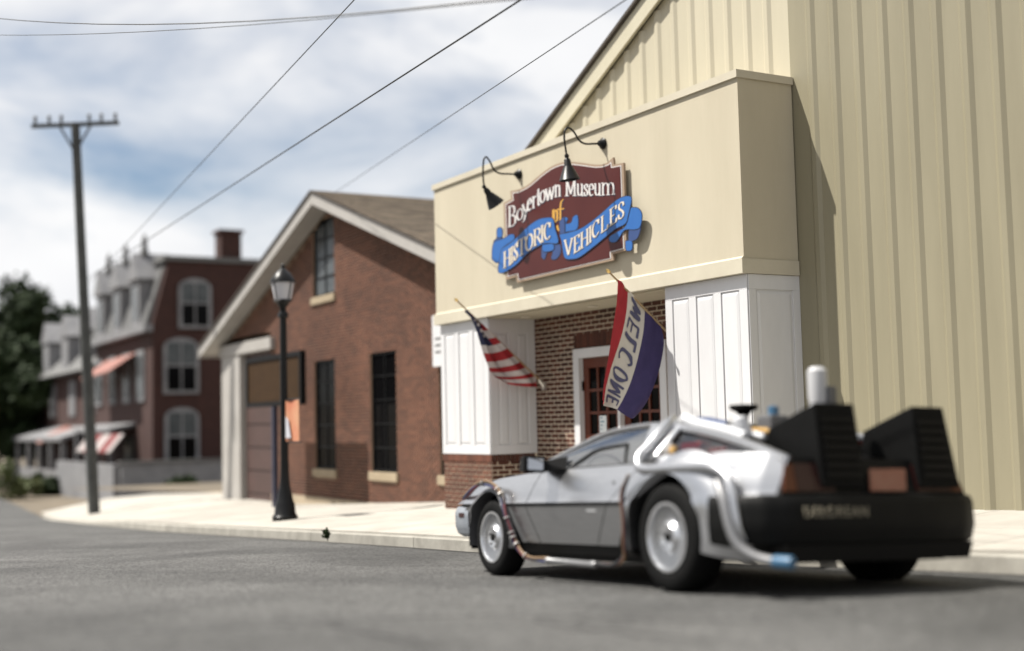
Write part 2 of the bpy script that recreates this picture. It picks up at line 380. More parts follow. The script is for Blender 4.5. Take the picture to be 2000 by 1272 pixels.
for x in np.arange(4, -38, -.5):
    k = kerb_y(x) - .002; w1_ = .07 + .05 * random.random(); L += [(x, k, road_z(x, k) + .004), (x, k - w1_, road_z(x, k - w1_) + .004)]
c.add(L, [(2 * i, 2 * i + 2, 2 * i + 3, 2 * i + 1) for i in range(len(L) // 2 - 1)]); c.build('gutter_grit', M['gutter'], road)
# kerb stones and pavement slabs
kroot = thing('kerb', 'pale concrete kerb running along the asphalt road', 'kerb', (-14, 6.6, -1.4))
del kroot['category']; del kroot['label']; kroot['kind'] = 'structure'
X = 4.0
while X > -40:
    L = 3.0; a, bb = X, X - L + .012
    m = MB(); sub = 4; vs = []
    for i in range(sub + 1):
        x = lerp(a, bb, i / sub); k = kerb_y(x); zt = kerb_top(x)
        vs += [(x, k, zt - .4), (x, k + .01, zt - .012), (x, k + .025, zt), (x, k + .15, zt), (x, k + .15, zt - .4)]
    fs = []
    for i in range(sub):
        for j in range(4): q = i * 5 + j; fs.append((q, q + 1, q + 6, q + 5))
    fs += [(0, 1, 2, 3, 4), tuple(sub * 5 + q for q in (4, 3, 2, 1, 0))]
    m.add(vs, fs); m.build('kerb_stone', M['kerb'], kroot)
    X -= L
wroot = thing('sidewalk', '', '', (-14, 8, -1.3)); del wroot['category']; del wroot['label']; wroot['kind'] = 'structure'
mb = MB(); Xs = list(np.arange(8, -46, -1.))
for x in Xs: mb.v += [(x, kerb_y(x) + .155, walk_z(x, kerb_y(x) + .155) - .014), (x, 12.5, walk_z(x, 12.5) - .014)]
for i in range(len(Xs) - 1): mb.f.append((2 * i, 2 * i + 1, 2 * i + 3, 2 * i + 2)); mb.mi.append(0); mb.a.append(0)
mb.build('joint_bed', M['footing'], wroot)
X = 7.0
while X > -44:
    for (va, vb) in ((0., .5), (.5, 1.)):
        m = MB(); vs = []
        for i in range(3):
            x = lerp(X, X - 1.5 + .012, i / 2); k = kerb_y(x) + .158
            for v in (va, vb):
                y = lerp(k, 9.8, v) + (.006 if v == .5 and va == .5 else 0) - (.006 if v == .5 and va == 0 else 0)
                vs.append((x, y, walk_z(x, y)))
        m.add(vs, [(0, 1, 3, 2), (2, 3, 5, 4)])
        m.build('slab', M['concrete'], wroot, sol=.02)
    X -= 1.5
mb = MB(); 
for x in Xs: mb.v += [(x, 9.806, walk_z(x, 9.8) - .003), (x, 11.5, walk_z(x, 11.5) - .003)]
for i in range(len(Xs) - 1): mb.f.append((2 * i, 2 * i + 1, 2 * i + 3, 2 * i + 2)); mb.mi.append(0); mb.a.append(0)
mb.build('apron', M['concrete'], wroot)

# ------------------------------------------------------------------ bricks
PIT, LEN = .0677, .2032
def brick_mesh(name, m, sx, sz, d):
    b_ = MB(); e = .004
    x, z = sx / 2, sz / 2
    b_.add([(-x, d, -z), (x, d, -z), (x, d, z), (-x, d, z), (-x, 0, -z), (x, 0, -z), (x, 0, z), (-x, 0, z)][:0] or
           [(-x, 0, -z), (x, 0, -z), (x, 0, z), (-x, 0, z), (-x, -d + e, -z), (x, -d + e, -z), (x, -d + e, z), (-x, -d + e, z),
            (-x + e, -d, -z + e), (x - e, -d, -z + e), (x - e, -d, z - e), (-x + e, -d, z - e)],
           [(0, 1, 5, 4), (1, 2, 6, 5), (2, 3, 7, 6), (3, 0, 4, 7), (4, 5, 9, 8), (5, 6, 10, 9), (6, 7, 11, 10), (7, 4, 8, 11), (8, 9, 10, 11)])
    o_ = b_.build(name, m); me = o_.data; bpy.data.objects.remove(o_); return me
def bond(u0_, u1_, z0_, z1_, hole=None, off=0):
    out = []; i = 0; z = z0_
    while z + PIT <= z1_ + .02:
        zc = z + PIT / 2; u = u0_ - (LEN / 2 if (i + off) % 2 else 0)
        while u < u1_ - .015:
            a_, b_ = max(u, u0_), min(u + LEN, u1_)
            segs = [(a_, b_)]
            if hole:
                for (ha, hb, hz0, hz1) in hole:
                    if hz0 < zc < hz1:
                        ns = []
                        for (p, q) in segs:
                            if q <= ha or p >= hb: ns.append((p, q))
                            else:
                                if p < ha: ns.append((p, ha))
                                if q > hb: ns.append((hb, q))
                        segs = ns
            for (p, q) in segs:
                if q - p > .035: out.append(((p + q) / 2, zc, q - p - .021))
            u += LEN
        z += PIT; i += 1
    return out

# ------------------------------------------------------------------ museum
mus = thing('museum_building', 'cream and white museum with tall ribbed gable, stucco signboard box and brick entrance', 'building', (-14, 9.5, -1.2))
YB, YR, YG = 9.01, 9.79, 9.736      # pier face, recess wall, gable wall
XL, XC, XP, XR = -17.76, -16.245, -11.96, -10.513
ZF, ZT = 1.515, 3.66
RS = .492                              # rake slope
pk = onY((1110, 247), YG); RZ = lambda x: pk[2] + RS * (x - pk[0])
XPK = -7.0
def gz(x): return RZ(x) if x < XPK else RZ(2 * XPK - x)
g = MB(); g.prism([(-18.2, YG, -2.6), (4.2, YG, -2.6), (4.2, YG, gz(4.2)), (XPK, YG, gz(XPK)), (-18.2, YG, max(2.2, gz(-18.2)))], (0, .2, 0))
# keep the recess open: gable wall stands on a lintel over the entrance
g = MB()
g.prism([(XR - .0, YG, -2.6), (4.2, YG, -2.6), (4.2, YG, gz(4.2)), (XPK, YG, gz(XPK)), (XR - .0, YG, gz(XR))], (0, .2, 0))
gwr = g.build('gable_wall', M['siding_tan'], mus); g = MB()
g.prism([(-17.75, YG, 3.0), (XR, YG, 3.0), (XR, YG, gz(XR)), (-17.75, YG, gz(-17.75))], (0, .2, 0))
gw = g.build('gable_wall', M['siding'], mus)
ribm = MB(); ribm.add([(-.075, 0, 0), (-.030, -.026, 0), (.030, -.026, 0), (.075, 0, 0), (-.075, 0, 1), (-.030, -.026, 1), (.030, -.026, 1), (.075, 0, 1)], [(0, 1, 5, 4), (1, 2, 6, 5), (2, 3, 7, 6), (0, 4, 7, 3), (4, 5, 6, 7)])
o = ribm.build('rib', M['siding']); rib_me = o.data; bpy.data.objects.remove(o)
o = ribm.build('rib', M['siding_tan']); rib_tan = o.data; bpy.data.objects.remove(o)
x = -14.98
while x < 4:
    z0 = 3.2 if x < XR - .02 else -1.15
    z1 = gz(x) - .03
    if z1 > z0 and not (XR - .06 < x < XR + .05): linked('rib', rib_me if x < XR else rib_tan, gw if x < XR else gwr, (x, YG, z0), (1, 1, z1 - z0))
    x += .3435
def rake(xa, xb, name):
    # board under the roof edge, standing off the wall
    m = MB(); o1, dz0, dz1 = .10, -.03, .26
    m.prism([(xa, YG - o1, gz(xa) + dz0), (xb, YG - o1, gz(xb) + dz0), (xb, YG - o1, gz(xb) + dz1), (xa, YG - o1, gz(xa) + dz1)], (0, .03, 0))
    m.build('rake_trim', M['cream'], mus)
    m = MB(); m.prism([(xa, YG - o1 + .032, gz(xa) + .02), (xb, YG - o1 + .032, gz(xb) + .02), (xb, YG - o1 + .032, gz(xb) + .04), (xa, YG - o1 + .032, gz(xa) + .04)], (0, .062, 0))
    m.build('eave_soffit', M['cream'], mus)
    m = MB(); m.prism([(xa - .05, YG - o1 - .05, gz(xa) + dz1 + .004), (xb, YG - o1 - .05, gz(xb) + dz1 + .004), (xb, YG - o1 - .05, gz(xb) + dz1 + .05), (xa - .05, YG - o1 - .05, gz(xa) + dz1 + .05)], (0, 14, 0))
    m.build('roof', M['shingle_dark'], mus)
rake(-18.0, XPK, 'l'); rake(XPK + .001, 4.8, 'r')
# stucco signboard box
g = MB(); YX = YB - .06
XBL, XBR = -17.80, -10.49
g.box((XBL, YX, ZF + .16), (XBR, 9.72, ZT - .023)); box = g.build('signboard_box', M['stucco'], mus)
g = MB(); g.box((XBL - .03, YX - .028, ZT - .022), (XBR + .02, 9.73, ZT + .062)); g.build('coping', M['stucco_trim'], mus)
g = MB(); g.box((XBL - .03, YX - .035, ZF), (XBR + .012, 9.722, ZF + .158)); g.build('lower_band', M['stucco_trim'], mus)
g = MB(); g.prism([(XBL, YX - .035, ZF + .159), (XBL, YX - .002, ZF + .159), (XBL, YX - .002, ZF + .185)], (XBR - XBL, 0, 0)); g.build('band_moulding', M['stucco_trim'], mus)
g = MB(); g.box((XC, YB + .02, ZF - .02), (XP, YR - .002, ZF - .003)); sof = g.build('soffit', M['stucco'], mus)
for px in ((955 + 74, 618), (1160, 598)):
    P = onY(px, 9.4); g = MB(); g.lathe([(.07, 0), (.075, .006), (.055, .012)], (P[0], 9.38, ZF - .034), n=16); g.build('downlight', M['lens'], sof)
for xs_, zs_ in (((-13.9, 8.948), (1.7, 3.66)), ((-12.35, 8.948), (1.7, 3.66))):
    pass
# white panelled piers
def panel_face(frame_name, org, ud, width, z0, z1, cols, rail_t, rail_b, stile, depth=.014):
    o_, u_ = np.array(org), np.array(ud); nrm = np.array([u_[1], -u_[0], 0])
    root = MB(); P = lambda uu, z, d=0: o_ + u_ * uu + nrm * d + np.array([0, 0, z])
    root.add([P(0, z0), P(width, z0), P(width, z1), P(0, z1)], [(0, 1, 2, 3)])
    ro = root.build(frame_name, M['white'], mus, sol=0)
    def bar(n_, a, b_, za, zb):
        m_ = MB(); m_.hexa([P(a, za, .001), P(b_, za, .001), P(b_, za, depth), P(a, za, depth), P(a, zb, .001), P(b_, zb, .001), P(b_, zb, depth), P(a, zb, depth)])
        m_.build(n_, M['white'], ro, bevel=.003)
    cw = (width - stile * (cols + 1)) / cols
    bar('rail', 0, width, z1 - rail_t, z1); bar('rail', 0, width, z0, z0 + rail_b)
    for i in range(cols + 1):
        a = i * (cw + stile); bar('stile', a, a + stile, z0 + rail_b + .0005, z1 - rail_t - .0005)
    for i in range(cols):
        a = stile + i * (cw + stile) + .018; b_ = a + cw - .036; za, zb = z0 + rail_b + .018, z1 - rail_t - .018
        m_ = MB(); e = .035
        m_.add([P(a, za, .002), P(b_, za, .002), P(b_, zb, .002), P(a, zb, .002), P(a + e, za + e, .011), P(b_ - e, za + e, .011), P(b_ - e, zb - e, .011), P(a + e, zb - e, .011)],
               [(0, 1, 5, 4), (1, 2, 6, 5), (2, 3, 7, 6), (3, 0, 4, 7), (4, 5, 6, 7)])
        m_.build('panel', M['white'], ro)
    return ro
ZL = -.475
panel_face('pier_front', (XL, YB, 0), (1, 0, 0), XC - XL, ZL, ZF - .004, 3, .16, .13, .13)
panel_face('pier_return', (XC, YB + .0005, 0), (0, 1, 0), YR - YB - .002, ZL, ZF - .022, 2, .20, .13, .13)
panel_face('pier_front', (XP, YB, 0), (1, 0, 0), XR - XP, ZL, ZF - .004, 3, .16, .13, .13)
panel_face('pier_return', (XR, YB + .0005, 0), (0, 1, 0), YG - YB - .002, ZL, ZF - .004, 1, .16, .13, .1)
g = MB(); g.box((XL, YB + .002, ZL), (XL + .02, YG, ZF - .005)); g.box((XP + .001, YB + .002, ZL), (XP + .02, YR, ZF - .022)); g.build('pier_side', M['white'], mus)
# brickwork: mortar beds, then bricks
DZ = -1.75
holes = [(-15.17, -13.01, -3, .99), (-15.17, -13.01, .985, 1.19)]
cand = []
mort = MB(); mort.box((XC - .3, YR, DZ), (-15.16, YR + .15, ZF)); mort.box((-13.02, YR, DZ), (XP + .3, YR + .15, ZF)); mort.box((-15.16, YR, .99), (-13.02, YR + .15, ZF))
recess = mort.build('recess_wall', M['mortar'], mus)
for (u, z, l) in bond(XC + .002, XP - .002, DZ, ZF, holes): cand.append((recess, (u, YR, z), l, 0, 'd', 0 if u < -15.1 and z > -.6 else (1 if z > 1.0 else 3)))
mort = MB(); mort.box((XL + .006, YB + .01, DZ), (XC - .006, YR + .1, ZL - .003)); bbase = mort.build('brick_base', M['mortar'], mus)
mort = MB(); mort.box((XP + .006, YB + .01, DZ), (XR - .006, YR, ZL - .003)); bbase2 = mort.build('brick_base', M['mortar'], mus)
ZS = ZL - .11
for (u, z, l) in bond(XL, XC, DZ + .03, ZS): cand.append((bbase, (u, YB + .01, z), l, 0, 'w', 2 if z > -1.15 else 3))
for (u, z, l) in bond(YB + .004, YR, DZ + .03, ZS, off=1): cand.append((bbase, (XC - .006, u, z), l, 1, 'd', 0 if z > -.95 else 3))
for (u, z, l) in bond(XP, XR, DZ + .03, ZS): cand.append((bbase2, (u, YB + .01, z), l, 0, 'w', 4))
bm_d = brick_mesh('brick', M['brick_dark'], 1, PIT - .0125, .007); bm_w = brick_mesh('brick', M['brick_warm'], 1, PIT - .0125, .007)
cand.sort(key=lambda c: c[5]); stuff = {}
def put_brick(par, loc, l, rotz, kind, individual):
    if individual:
        linked('brick', bm_d if kind == 'd' else bm_w, par, loc, (l, 1, 1), (0, 0, math.pi / 2 if rotz else 0))
    else:
        mb_ = stuff.setdefault((par.name, kind), (par, MB()))[1]; tone = random.random()
        h_ = PIT / 2 - .005
        if rotz: mb_.box((loc[0], loc[1] - l / 2, loc[2] - h_), (loc[0] + .008, loc[1] + l / 2, loc[2] + h_), 0, tone)
        else: mb_.box((loc[0] - l / 2, loc[1] - .008, loc[2] - h_), (loc[0] + l / 2, loc[1] - .0, loc[2] + h_), 0, tone)
for i, c in enumerate(cand): put_brick(c[0], c[1], c[2], c[3], c[4], i < 295)
for (nm, kd), (par, mb_) in stuff.items(): mb_.build('more_bricks', M['brick_dark_s'] if kd == 'd' else M['brick_warm_s'], par, kind='stuff', attr='tone')
# soldier courses
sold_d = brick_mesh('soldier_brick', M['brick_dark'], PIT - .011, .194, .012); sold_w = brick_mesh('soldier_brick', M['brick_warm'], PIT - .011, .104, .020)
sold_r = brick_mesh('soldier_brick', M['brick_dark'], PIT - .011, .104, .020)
u = -15.17 + PIT / 2
while u < -13.0: linked('soldier_brick', sold_d, recess, (u, YR, 1.09)); u += PIT
u = XL + PIT / 2 - .02
while u < XC + .01: linked('soldier_brick', sold_w, bbase, (u, YB + .01, ZL - .057)); u += PIT
u = YB + PIT / 2 - .01
while u < YR - .02: linked('soldier_brick', sold_r, bbase, (XC - .006, u, ZL - .057), (1, 1, 1), (0, 0, math.pi / 2)); u += PIT
u = XP + PIT / 2
while u < XR: linked('soldier_brick', sold_w, bbase2, (u, YB + .01, ZL - .057)); u += PIT
# entrance
g = MB(); fa, fb, ft = -15.17, -13.01, .985
g.box((fa, YR - .03, DZ), (fa + .14, YR + .14, ft)); g.box((fb - .14, YR - .03, DZ), (fb, YR + .14, ft)); g.box((fa + .1405, YR - .03, ft - .13), (fb - .1405, YR + .14, ft))
g.box((-14.12, YR - .02, DZ), (-14.06, YR + .14, ft - .131))
ent = g.build('entrance_frame', M['white'], mus, bevel=.004)
def door(x0, x1):
    z0, z1 = -1.3, .853; yd = YR + .05
    d = MB(); st, cols, rws = .13, 3, 5; gx = (x1 - x0 - 2 * st); zb = z0 + .45; zt = z1 - .14; bar = .04
    d.box((x0, yd, z0), (x0 + st, yd + .045, z1)); d.box((x1 - st, yd, z0), (x1, yd + .045, z1))
    d.box((x0 + st, yd + .001, z0), (x1 - st, yd + .044, zb)); d.box((x0 + st, yd + .001, zt), (x1 - st, yd + .044, z1))
    for i in range(1, cols): xx = x0 + st + gx * i / cols; d.box((xx - bar / 2, yd + .003, zb), (xx + bar / 2, yd + .042, zt))
    for j in range(1, rws): zz = zb + (zt - zb) * j / rws; d.box((x0 + st, yd + .005, zz - bar / 2), (x1 - st, yd + .04, zz + bar / 2))
    dd = d.build('door', M['mahogany'], mus)
    for i in range(cols):
        for j in range(rws):
            p_ = MB(); a = x0 + st + gx * i / cols; c_ = zb + (zt - zb) * j / rws
            p_.add([(a, yd + .025, c_), (a + gx / cols, yd + .025, c_), (a + gx / cols, yd + .025, c_ + (zt - zb) / rws), (a, yd + .025, c_ + (zt - zb) / rws)], [(0, 1, 2, 3)])
            p_.build('pane', M['dark_glass'], dd)
    return dd, (x0 + st, gx / cols, zb, (zt - zb) / rws, yd)
dl, dg = door(-15.03, -14.121); dr, _ = door(-14.059, -13.15)
g = MB(); 
for z in (.40, -.42): 
    g = MB(); g.box((-15.06, YR + .02, z), (-15.02, YR + .049, z + .13)); g.build('hinge', M['black_frame'], dl)
for j, (col_, row_) in enumerate(((1, 1), (1, 2))):
    a = dg[0] + dg[1] * col_ + .03; c_ = dg[2] + dg[3] * row_ + .03
    g = MB(); g.box((a, dg[4] - .004, c_), (a + .17, dg[4] - .001, c_ + .24)); no = g.build('paper_notice', M['paper'])
    tag(no, 'white paper notice taped on the %s pane of the mahogany door' % ('lower middle' if j == 0 else 'upper middle'), 'notice')
    for q in range(4):
        g = MB(); zz = c_ + .20 - q * .05; g.box((a + .03, dg[4] - .006, zz), (a + .05 + .09 * random.random(), dg[4] - .0045, zz + .018)); g.build('printed_line', M['ink'], no)

# ------------------------------------------------------------------ museum sign
SY = YX - .045
def SP(zx, zy, d=0.):          # point on the sign face from reading coordinates; d = out of the face
    p = onY((920 + zx / 3.635, 230 + zy / 3.635), SY); return np.array([p[0], SY - d, p[2]])
sign = thing('museum_sign', 'maroon shaped board with blue ribbons reading Boyertown Museum of Historic Vehicles', 'sign', (-13.8, SY, 2.0))
top = [(297, 578), (292, 522), (350, 513), (400, 488), (430, 468), (465, 438), (500, 408), (540, 377), (580, 350), (617, 332), (655, 320), (700, 315), (745, 316), (800, 322), (850, 330), (900, 336), (945, 334), (984, 320), (1022, 283)]
outl = [(243, 607)] + top + [(1028, 335), (1096, 322), (1118, 942), (1022, 968), (1026, 1012), (340, 1172), (333, 1130), (260, 1150)]
def flat(pts, d0, d1, name, m, par=None, thick=True):
    P = [SP(x_, y_, d0) for x_, y_ in pts]; m_ = MB(); m_.prism(P, (0, -(d1 - d0), 0)); return m_.build(name, m, par)
def inset(pts, k):
    P = np.array(pts, float); n_ = len(P); out = []
    area = .5 * sum(P[i][0] * P[(i + 1) % n_][1] - P[(i + 1) % n_][0] * P[i][1] for i in range(n_)); sg = 1 if area > 0 else -1
    for i in range(n_):
        a, b_, c_ = P[i - 1], P[i], P[(i + 1) % n_]
        e1 = (b_ - a) / (np.linalg.norm(b_ - a) + 1e-9); e2 = (c_ - b_) / (np.linalg.norm(c_ - b_) + 1e-9)
        n1 = np.array([-e1[1], e1[0]]) * sg; n2 = np.array([-e2[1], e2[0]]) * sg; dd = n1 + n2; den = 1 + n1.dot(n2)
        out.append(tuple(b_ + dd * k / max(den, .35)))
    return out
flat(outl, 0, .030, 'board', M['sign_tan'], sign)
flat(inset(outl, 15), .0305, .034, 'pinstripe', M['sign_white'], sign)
face = flat(inset(outl, 21), .0345, .038, 'face', M['maroon'], sign)
def ribbon(pts, d, name, m, smooth_=True):
    pts = [tuple(p) for p in spline(list(pts) + [pts[0]], 4)][:-1] if smooth_ else pts
    flat(inset(pts, -5), d, d + .002, name + '_outline', M['sign_line'], sign)
    return flat(pts, d + .0022, d + .004, name, m, sign)
ribbon([(180, 880), (205, 850), (203, 800), (222, 784), (240, 800), (240, 862), (300, 872), (250, 925), (190, 930)], .0385, 'ribbon_fold', M['sign_blue_dark'])
ribbon([(1150, 745), (1225, 740), (1212, 830), (1185, 868), (1140, 868)], .0385, 'ribbon_fold', M['sign_blue_dark'])
ribbon([(1118, 878), (1160, 878), (1160, 938), (1122, 940)], .0383, 'ribbon_tail', M['sign_blue'])
ribbon([(204, 815), (210, 788), (230, 784), (240, 806), (238, 845), (208, 850)], .0428, 'ribbon_tail', M['sign_blue'])
ribbon([(170, 1005), (172, 935), (188, 885), (250, 862), (300, 832), (325, 838), (322, 868), (275, 900), (238, 935), (226, 1010), (200, 1030)], .0428, 'ribbon_end', M['sign_blue'])
ribbon([(520, 990), (528, 910), (600, 900), (650, 905), (652, 965), (620, 1005), (590, 1000), (600, 950), (560, 955), (540, 1005)], .0383, 'ribbon_tail', M['sign_blue_dark'])
ribbon([(528, 905), (600, 898), (602, 940), (535, 950)], .0427, 'ribbon_tail', M['sign_blue'])
ribbon([(655, 725), (685, 710), (705, 720), (690, 755), (730, 748), (745, 708), (775, 700), (772, 790), (700, 810), (655, 825)], .0383, 'ribbon_tail', M['sign_blue'])
ribbon([(650, 740), (680, 712), (684, 820), (655, 824)], .0427, 'ribbon_fold', M['sign_blue_dark'])
ribbon([(1150, 642), (1205, 645), (1234, 690), (1222, 775), (1180, 795), (1110, 800), (1055, 878), (1010, 880), (1008, 848), (1060, 815), (1125, 765)], .0428, 'ribbon_end', M['sign_blue'])
ribbon([(240, 935), (325, 875), (430, 775), (500, 728), (560, 714), (603, 722), (618, 790), (640, 888), (560, 890), (500, 912), (420, 965), (345, 1040), (275, 1088), (232, 1103), (216, 1075)], .0472, 'ribbon', M['sign_blue'])
ribbon([(652, 832), (720, 818), (800, 792), (880, 740), (960, 675), (1040, 602), (1100, 567), (1150, 562), (1162, 592), (1140, 690), (1120, 752), (1050, 790), (960, 862), (870, 935), (790, 992), (730, 1005), (690, 995), (676, 940), (668, 885)], .0472, 'ribbon', M['sign_blue'])

def ell(cx, cy, rx, ry, a0=0, a1=360, n=18): return [(cx + rx * math.cos(math.radians(lerp(a0, a1, i / n))), cy + ry * math.sin(math.radians(lerp(a0, a1, i / n)))) for i in range(n + 1)]
GL = {
 'B': [[(.22, 0), (.22, 1)], [(.22, 1), (.55, 1), (.76, .9), (.76, .66), (.55, .54), (.22, .54)], [(.55, .54), (.86, .42), (.86, .13), (.6, 0), (.22, 0)], [(.05, 0), (.4, 0)], [(.05, 1), (.4, 1)]],
 'o': [ell(.5, .5, .40, .5)], 'O': [ell(.5, .5, .42, .5)],
 'y': [[(.12, 1), (.5, .1)], [(.88, 1), (.5, .1), (.3, -.4), (.12, -.5)], [(0, 1), (.3, 1)], [(.7, 1), (1, 1)]],
 'e': [[(.14, .55), (.86, .55)] , ell(.5, .5, .38, .5, 8, 310)],
 'r': [[(.3, 0), (.3, 1)], [(.3, .7), (.55, .95), (.85, .9)], [(.1, 0), (.52, 0)], [(.12, 1), (.3, 1)]],
 't': [[(.45, 1.4), (.45, .12), (.6, 0), (.9, .08)], [(.1, 1), (.85, 1)]],
 'w': [[(.1, 1), (.3, 0)], [(.3, 0), (.5, .9)], [(.5, .9), (.7, 0)], [(.7, 0), (.92, 1)], [(0, 1), (.2, 1)], [(.8, 1), (1, 1)], [(.42, 1), (.58, 1)]],
 'n': [[(.22, 0), (.22, 1)], [(.22, .72), (.45, .98), (.7, .92), (.78, .7), (.78, 0)], [(.08, 0), (.4, 0)], [(.62, 0), (.95, 0)], [(.05, 1), (.22, 1)]],
 'M': [[(.16, 0), (.16, 1)], [(.16, 1), (.5, .1)], [(.5, .1), (.84, 1)], [(.84, 1), (.84, 0)], [(.02, 0), (.32, 0)], [(.68, 0), (1, 0)], [(.04, 1), (.2, 1)], [(.8, 1), (.96, 1)]],
 'u': [[(.2, 1), (.2, .28), (.32, .03), (.55, .03), (.78, .3)], [(.78, 1), (.78, 0)], [(.04, 1), (.2, 1)], [(.62, 1), (.78, 1)], [(.78, 0), (.96, 0)]],
 's': [[(.8, .72), (.78, .92), (.5, 1), (.22, .9), (.2, .7), (.45, .55), (.7, .42), (.82, .25), (.7, .06), (.45, 0), (.2, .06), (.16, .3)]],
 'S': [[(.82, .74), (.78, .93), (.5, 1), (.22, .92), (.17, .74), (.3, .6), (.65, .44), (.84, .28), (.76, .07), (.5, 0), (.2, .06), (.14, .3)]],
 'm': [[(.12, 0), (.12, 1)], [(.12, .72), (.28, .98), (.44, .92), (.5, .7), (.5, 0)], [(.5, .72), (.66, .98), (.82, .92), (.88, .7), (.88, 0)], [(.03, 0), (.24, 0)], [(.4, 0), (.62, 0)], [(.78, 0), (1, 0)], [(.02, 1), (.12, 1)]],
 'H': [[(.18, 0), (.18, 1)], [(.82, 0), (.82, 1)], [(.18, .52), (.82, .52)], [(.03, 0), (.33, 0)], [(.03, 1), (.33, 1)], [(.67, 0), (.97, 0)], [(.67, 1), (.97, 1)]],
 'I': [[(.5, 0), (.5, 1)], [(.2, 0), (.8, 0)], [(.2, 1), (.8, 1)]],
 'T': [[(.5, 0), (.5, 1)], [(.03, 1), (.97, 1)], [(.3, 0), (.7, 0)], [(.04, 1), (.04, .8)], [(.96, 1), (.96, .8)]],
 'R': [[(.2, 0), (.2, 1)], [(.2, 1), (.6, 1), (.8, .88), (.8, .65), (.6, .5), (.2, .5)], [(.5, .5), (.95, 0)], [(.04, 0), (.38, 0)], [(.04, 1), (.3, 1)]],
 'C': [ell(.52, .5, .42, .5, 42, 318), [(.84, .98), (.84, .7)]],
 'V': [[(.1, 1), (.5, 0)], [(.5, 0), (.9, 1)], [(0, 1), (.26, 1)], [(.74, 1), (1, 1)]],
 'E': [[(.22, 0), (.22, 1)], [(.22, 1), (.86, 1), (.86, .8)], [(.22, .52), (.7, .52)], [(.22, 0), (.9, 0), (.92, .22)], [(.05, 0), (.3, 0)], [(.05, 1), (.3, 1)]],
 'L': [[(.22, 0), (.22, 1)], [(.22, 0), (.9, 0), (.92, .24)], [(.05, 0), (.3, 0)], [(.05, 1), (.4, 1)]],
 'f': [[(.35, -.35), (.5, -.2), (.52, 1.2), (.68, 1.45), (.95, 1.5)], [(.15, .95), (.9, .95)], [(.2, -.3), (.36, -.42), (.52, -.3)]],
 'W': [[(.08, 1), (.28, 0)], [(.28, 0), (.5, .8)], [(.5, .8), (.72, 0)], [(.72, 0), (.92, 1)]],
}
def strokes(mb_, gl, fn, nib, thin, zstep=.00025, sub=1, d0=0.):
    """sweep a broad nib along each stroke; fn maps (x, y, lift) to a point"""
    lift = d0
    for line in gl:
        for (p, q) in zip(line[:-1], line[1:]):
            for k in range(sub):
                a = np.array([lerp(p[0], q[0], k / sub), lerp(p[1], q[1], k / sub)]); b_ = np.array([lerp(p[0], q[0], (k + 1) / sub), lerp(p[1], q[1], (k + 1) / sub)])
                dv = b_ - a; L_ = np.linalg.norm(dv) + 1e-9; perp = np.array([-dv[1], dv[0]]) / L_ * thin; ext = dv / L_ * thin * .6
                for nv in (np.array(nib), perp):
                    lift += zstep / 6
                    if abs(nv[0] * dv[1] - nv[1] * dv[0]) < 1e-6: continue
                    e_ = ext if nv is perp else 0 * ext
                    mb_.add([fn(*(a - nv - e_), lift), fn(*(b_ - nv + e_), lift), fn(*(b_ + nv + e_), lift), fn(*(a + nv - e_), lift)], [(0, 1, 2, 3)])
def sign_text(items, m, dd, name, nibk=.100, shadow=True):
    for (ch, x0_, x1_, y0_, y1_, h_) in items:
        for sh in ((True, False) if shadow else (False,)):
            ox, oy, dl_ = (4, 5, dd) if sh else (0, 0, dd + .0018)
            fn = lambda x, y, l, ox=ox, oy=oy, dl_=dl_: SP(x0_ + (x1_ - x0_) * x + ox, lerp(y0_, y1_, x) - h_ * y + oy, dl_ + l)
            wd = abs(x1_ - x0_); asp = h_ / max(wd, 1)
            m_ = MB(); k_ = (nibk * (60. / max(wd, 20))) ; k_ = min(max(k_, .05), .22)
            strokes(m_, GL[ch], fn, (k_, k_ * .16), .030 * (50. / h_ if h_ > 50 else 1) + .012)
            m_.build('letter_shadow' if sh else 'letter', M['sign_line'] if sh else m, face, recalc=False)
sign_text([('B', 278, 342, 778, 762, 142), ('o', 340, 392, 737, 716, 78), ('y', 378, 436, 706, 676, 82), ('e', 416, 452, 668, 652, 84), ('r', 448, 492, 648, 632, 82), ('t', 482, 514, 632, 618, 84),
           ('o', 506, 548, 612, 596, 84), ('w', 544, 612, 596, 574, 84), ('n', 610, 658, 566, 558, 84),
           ('M', 686, 768, 556, 554, 118), ('u', 768, 818, 556, 556, 84), ('s', 818, 854, 557, 557, 84), ('e', 854, 894, 556, 556, 84), ('u', 892, 944, 555, 553, 84), ('m', 944, 1042, 552, 545, 86)], M['sign_white'], .040, 'a')
sign_text([('H', 252, 308, 1072, 1040, 112), ('I', 302, 326, 1040, 1024, 112), ('S', 324, 358, 1020, 1000, 112), ('T', 352, 412, 992, 958, 112), ('O', 408, 466, 958, 926, 112), ('R', 466, 524, 915, 888, 112), ('I', 514, 544, 888, 876, 114), ('C', 540, 592, 872, 858, 116)], M['sign_cream'], .0516, 'b')
sign_text([('V', 684, 748, 984, 966, 110), ('E', 752, 798, 966, 938, 112), ('H', 800, 862, 936, 896, 112), ('I', 858, 884, 896, 876, 112), ('C', 882, 940, 868, 824, 112), ('L', 944, 1000, 824, 784, 112), ('E', 1006, 1062, 776, 736, 116), ('S', 1066, 1116, 730, 706, 116)], M['sign_cream'], .0516, 'c')
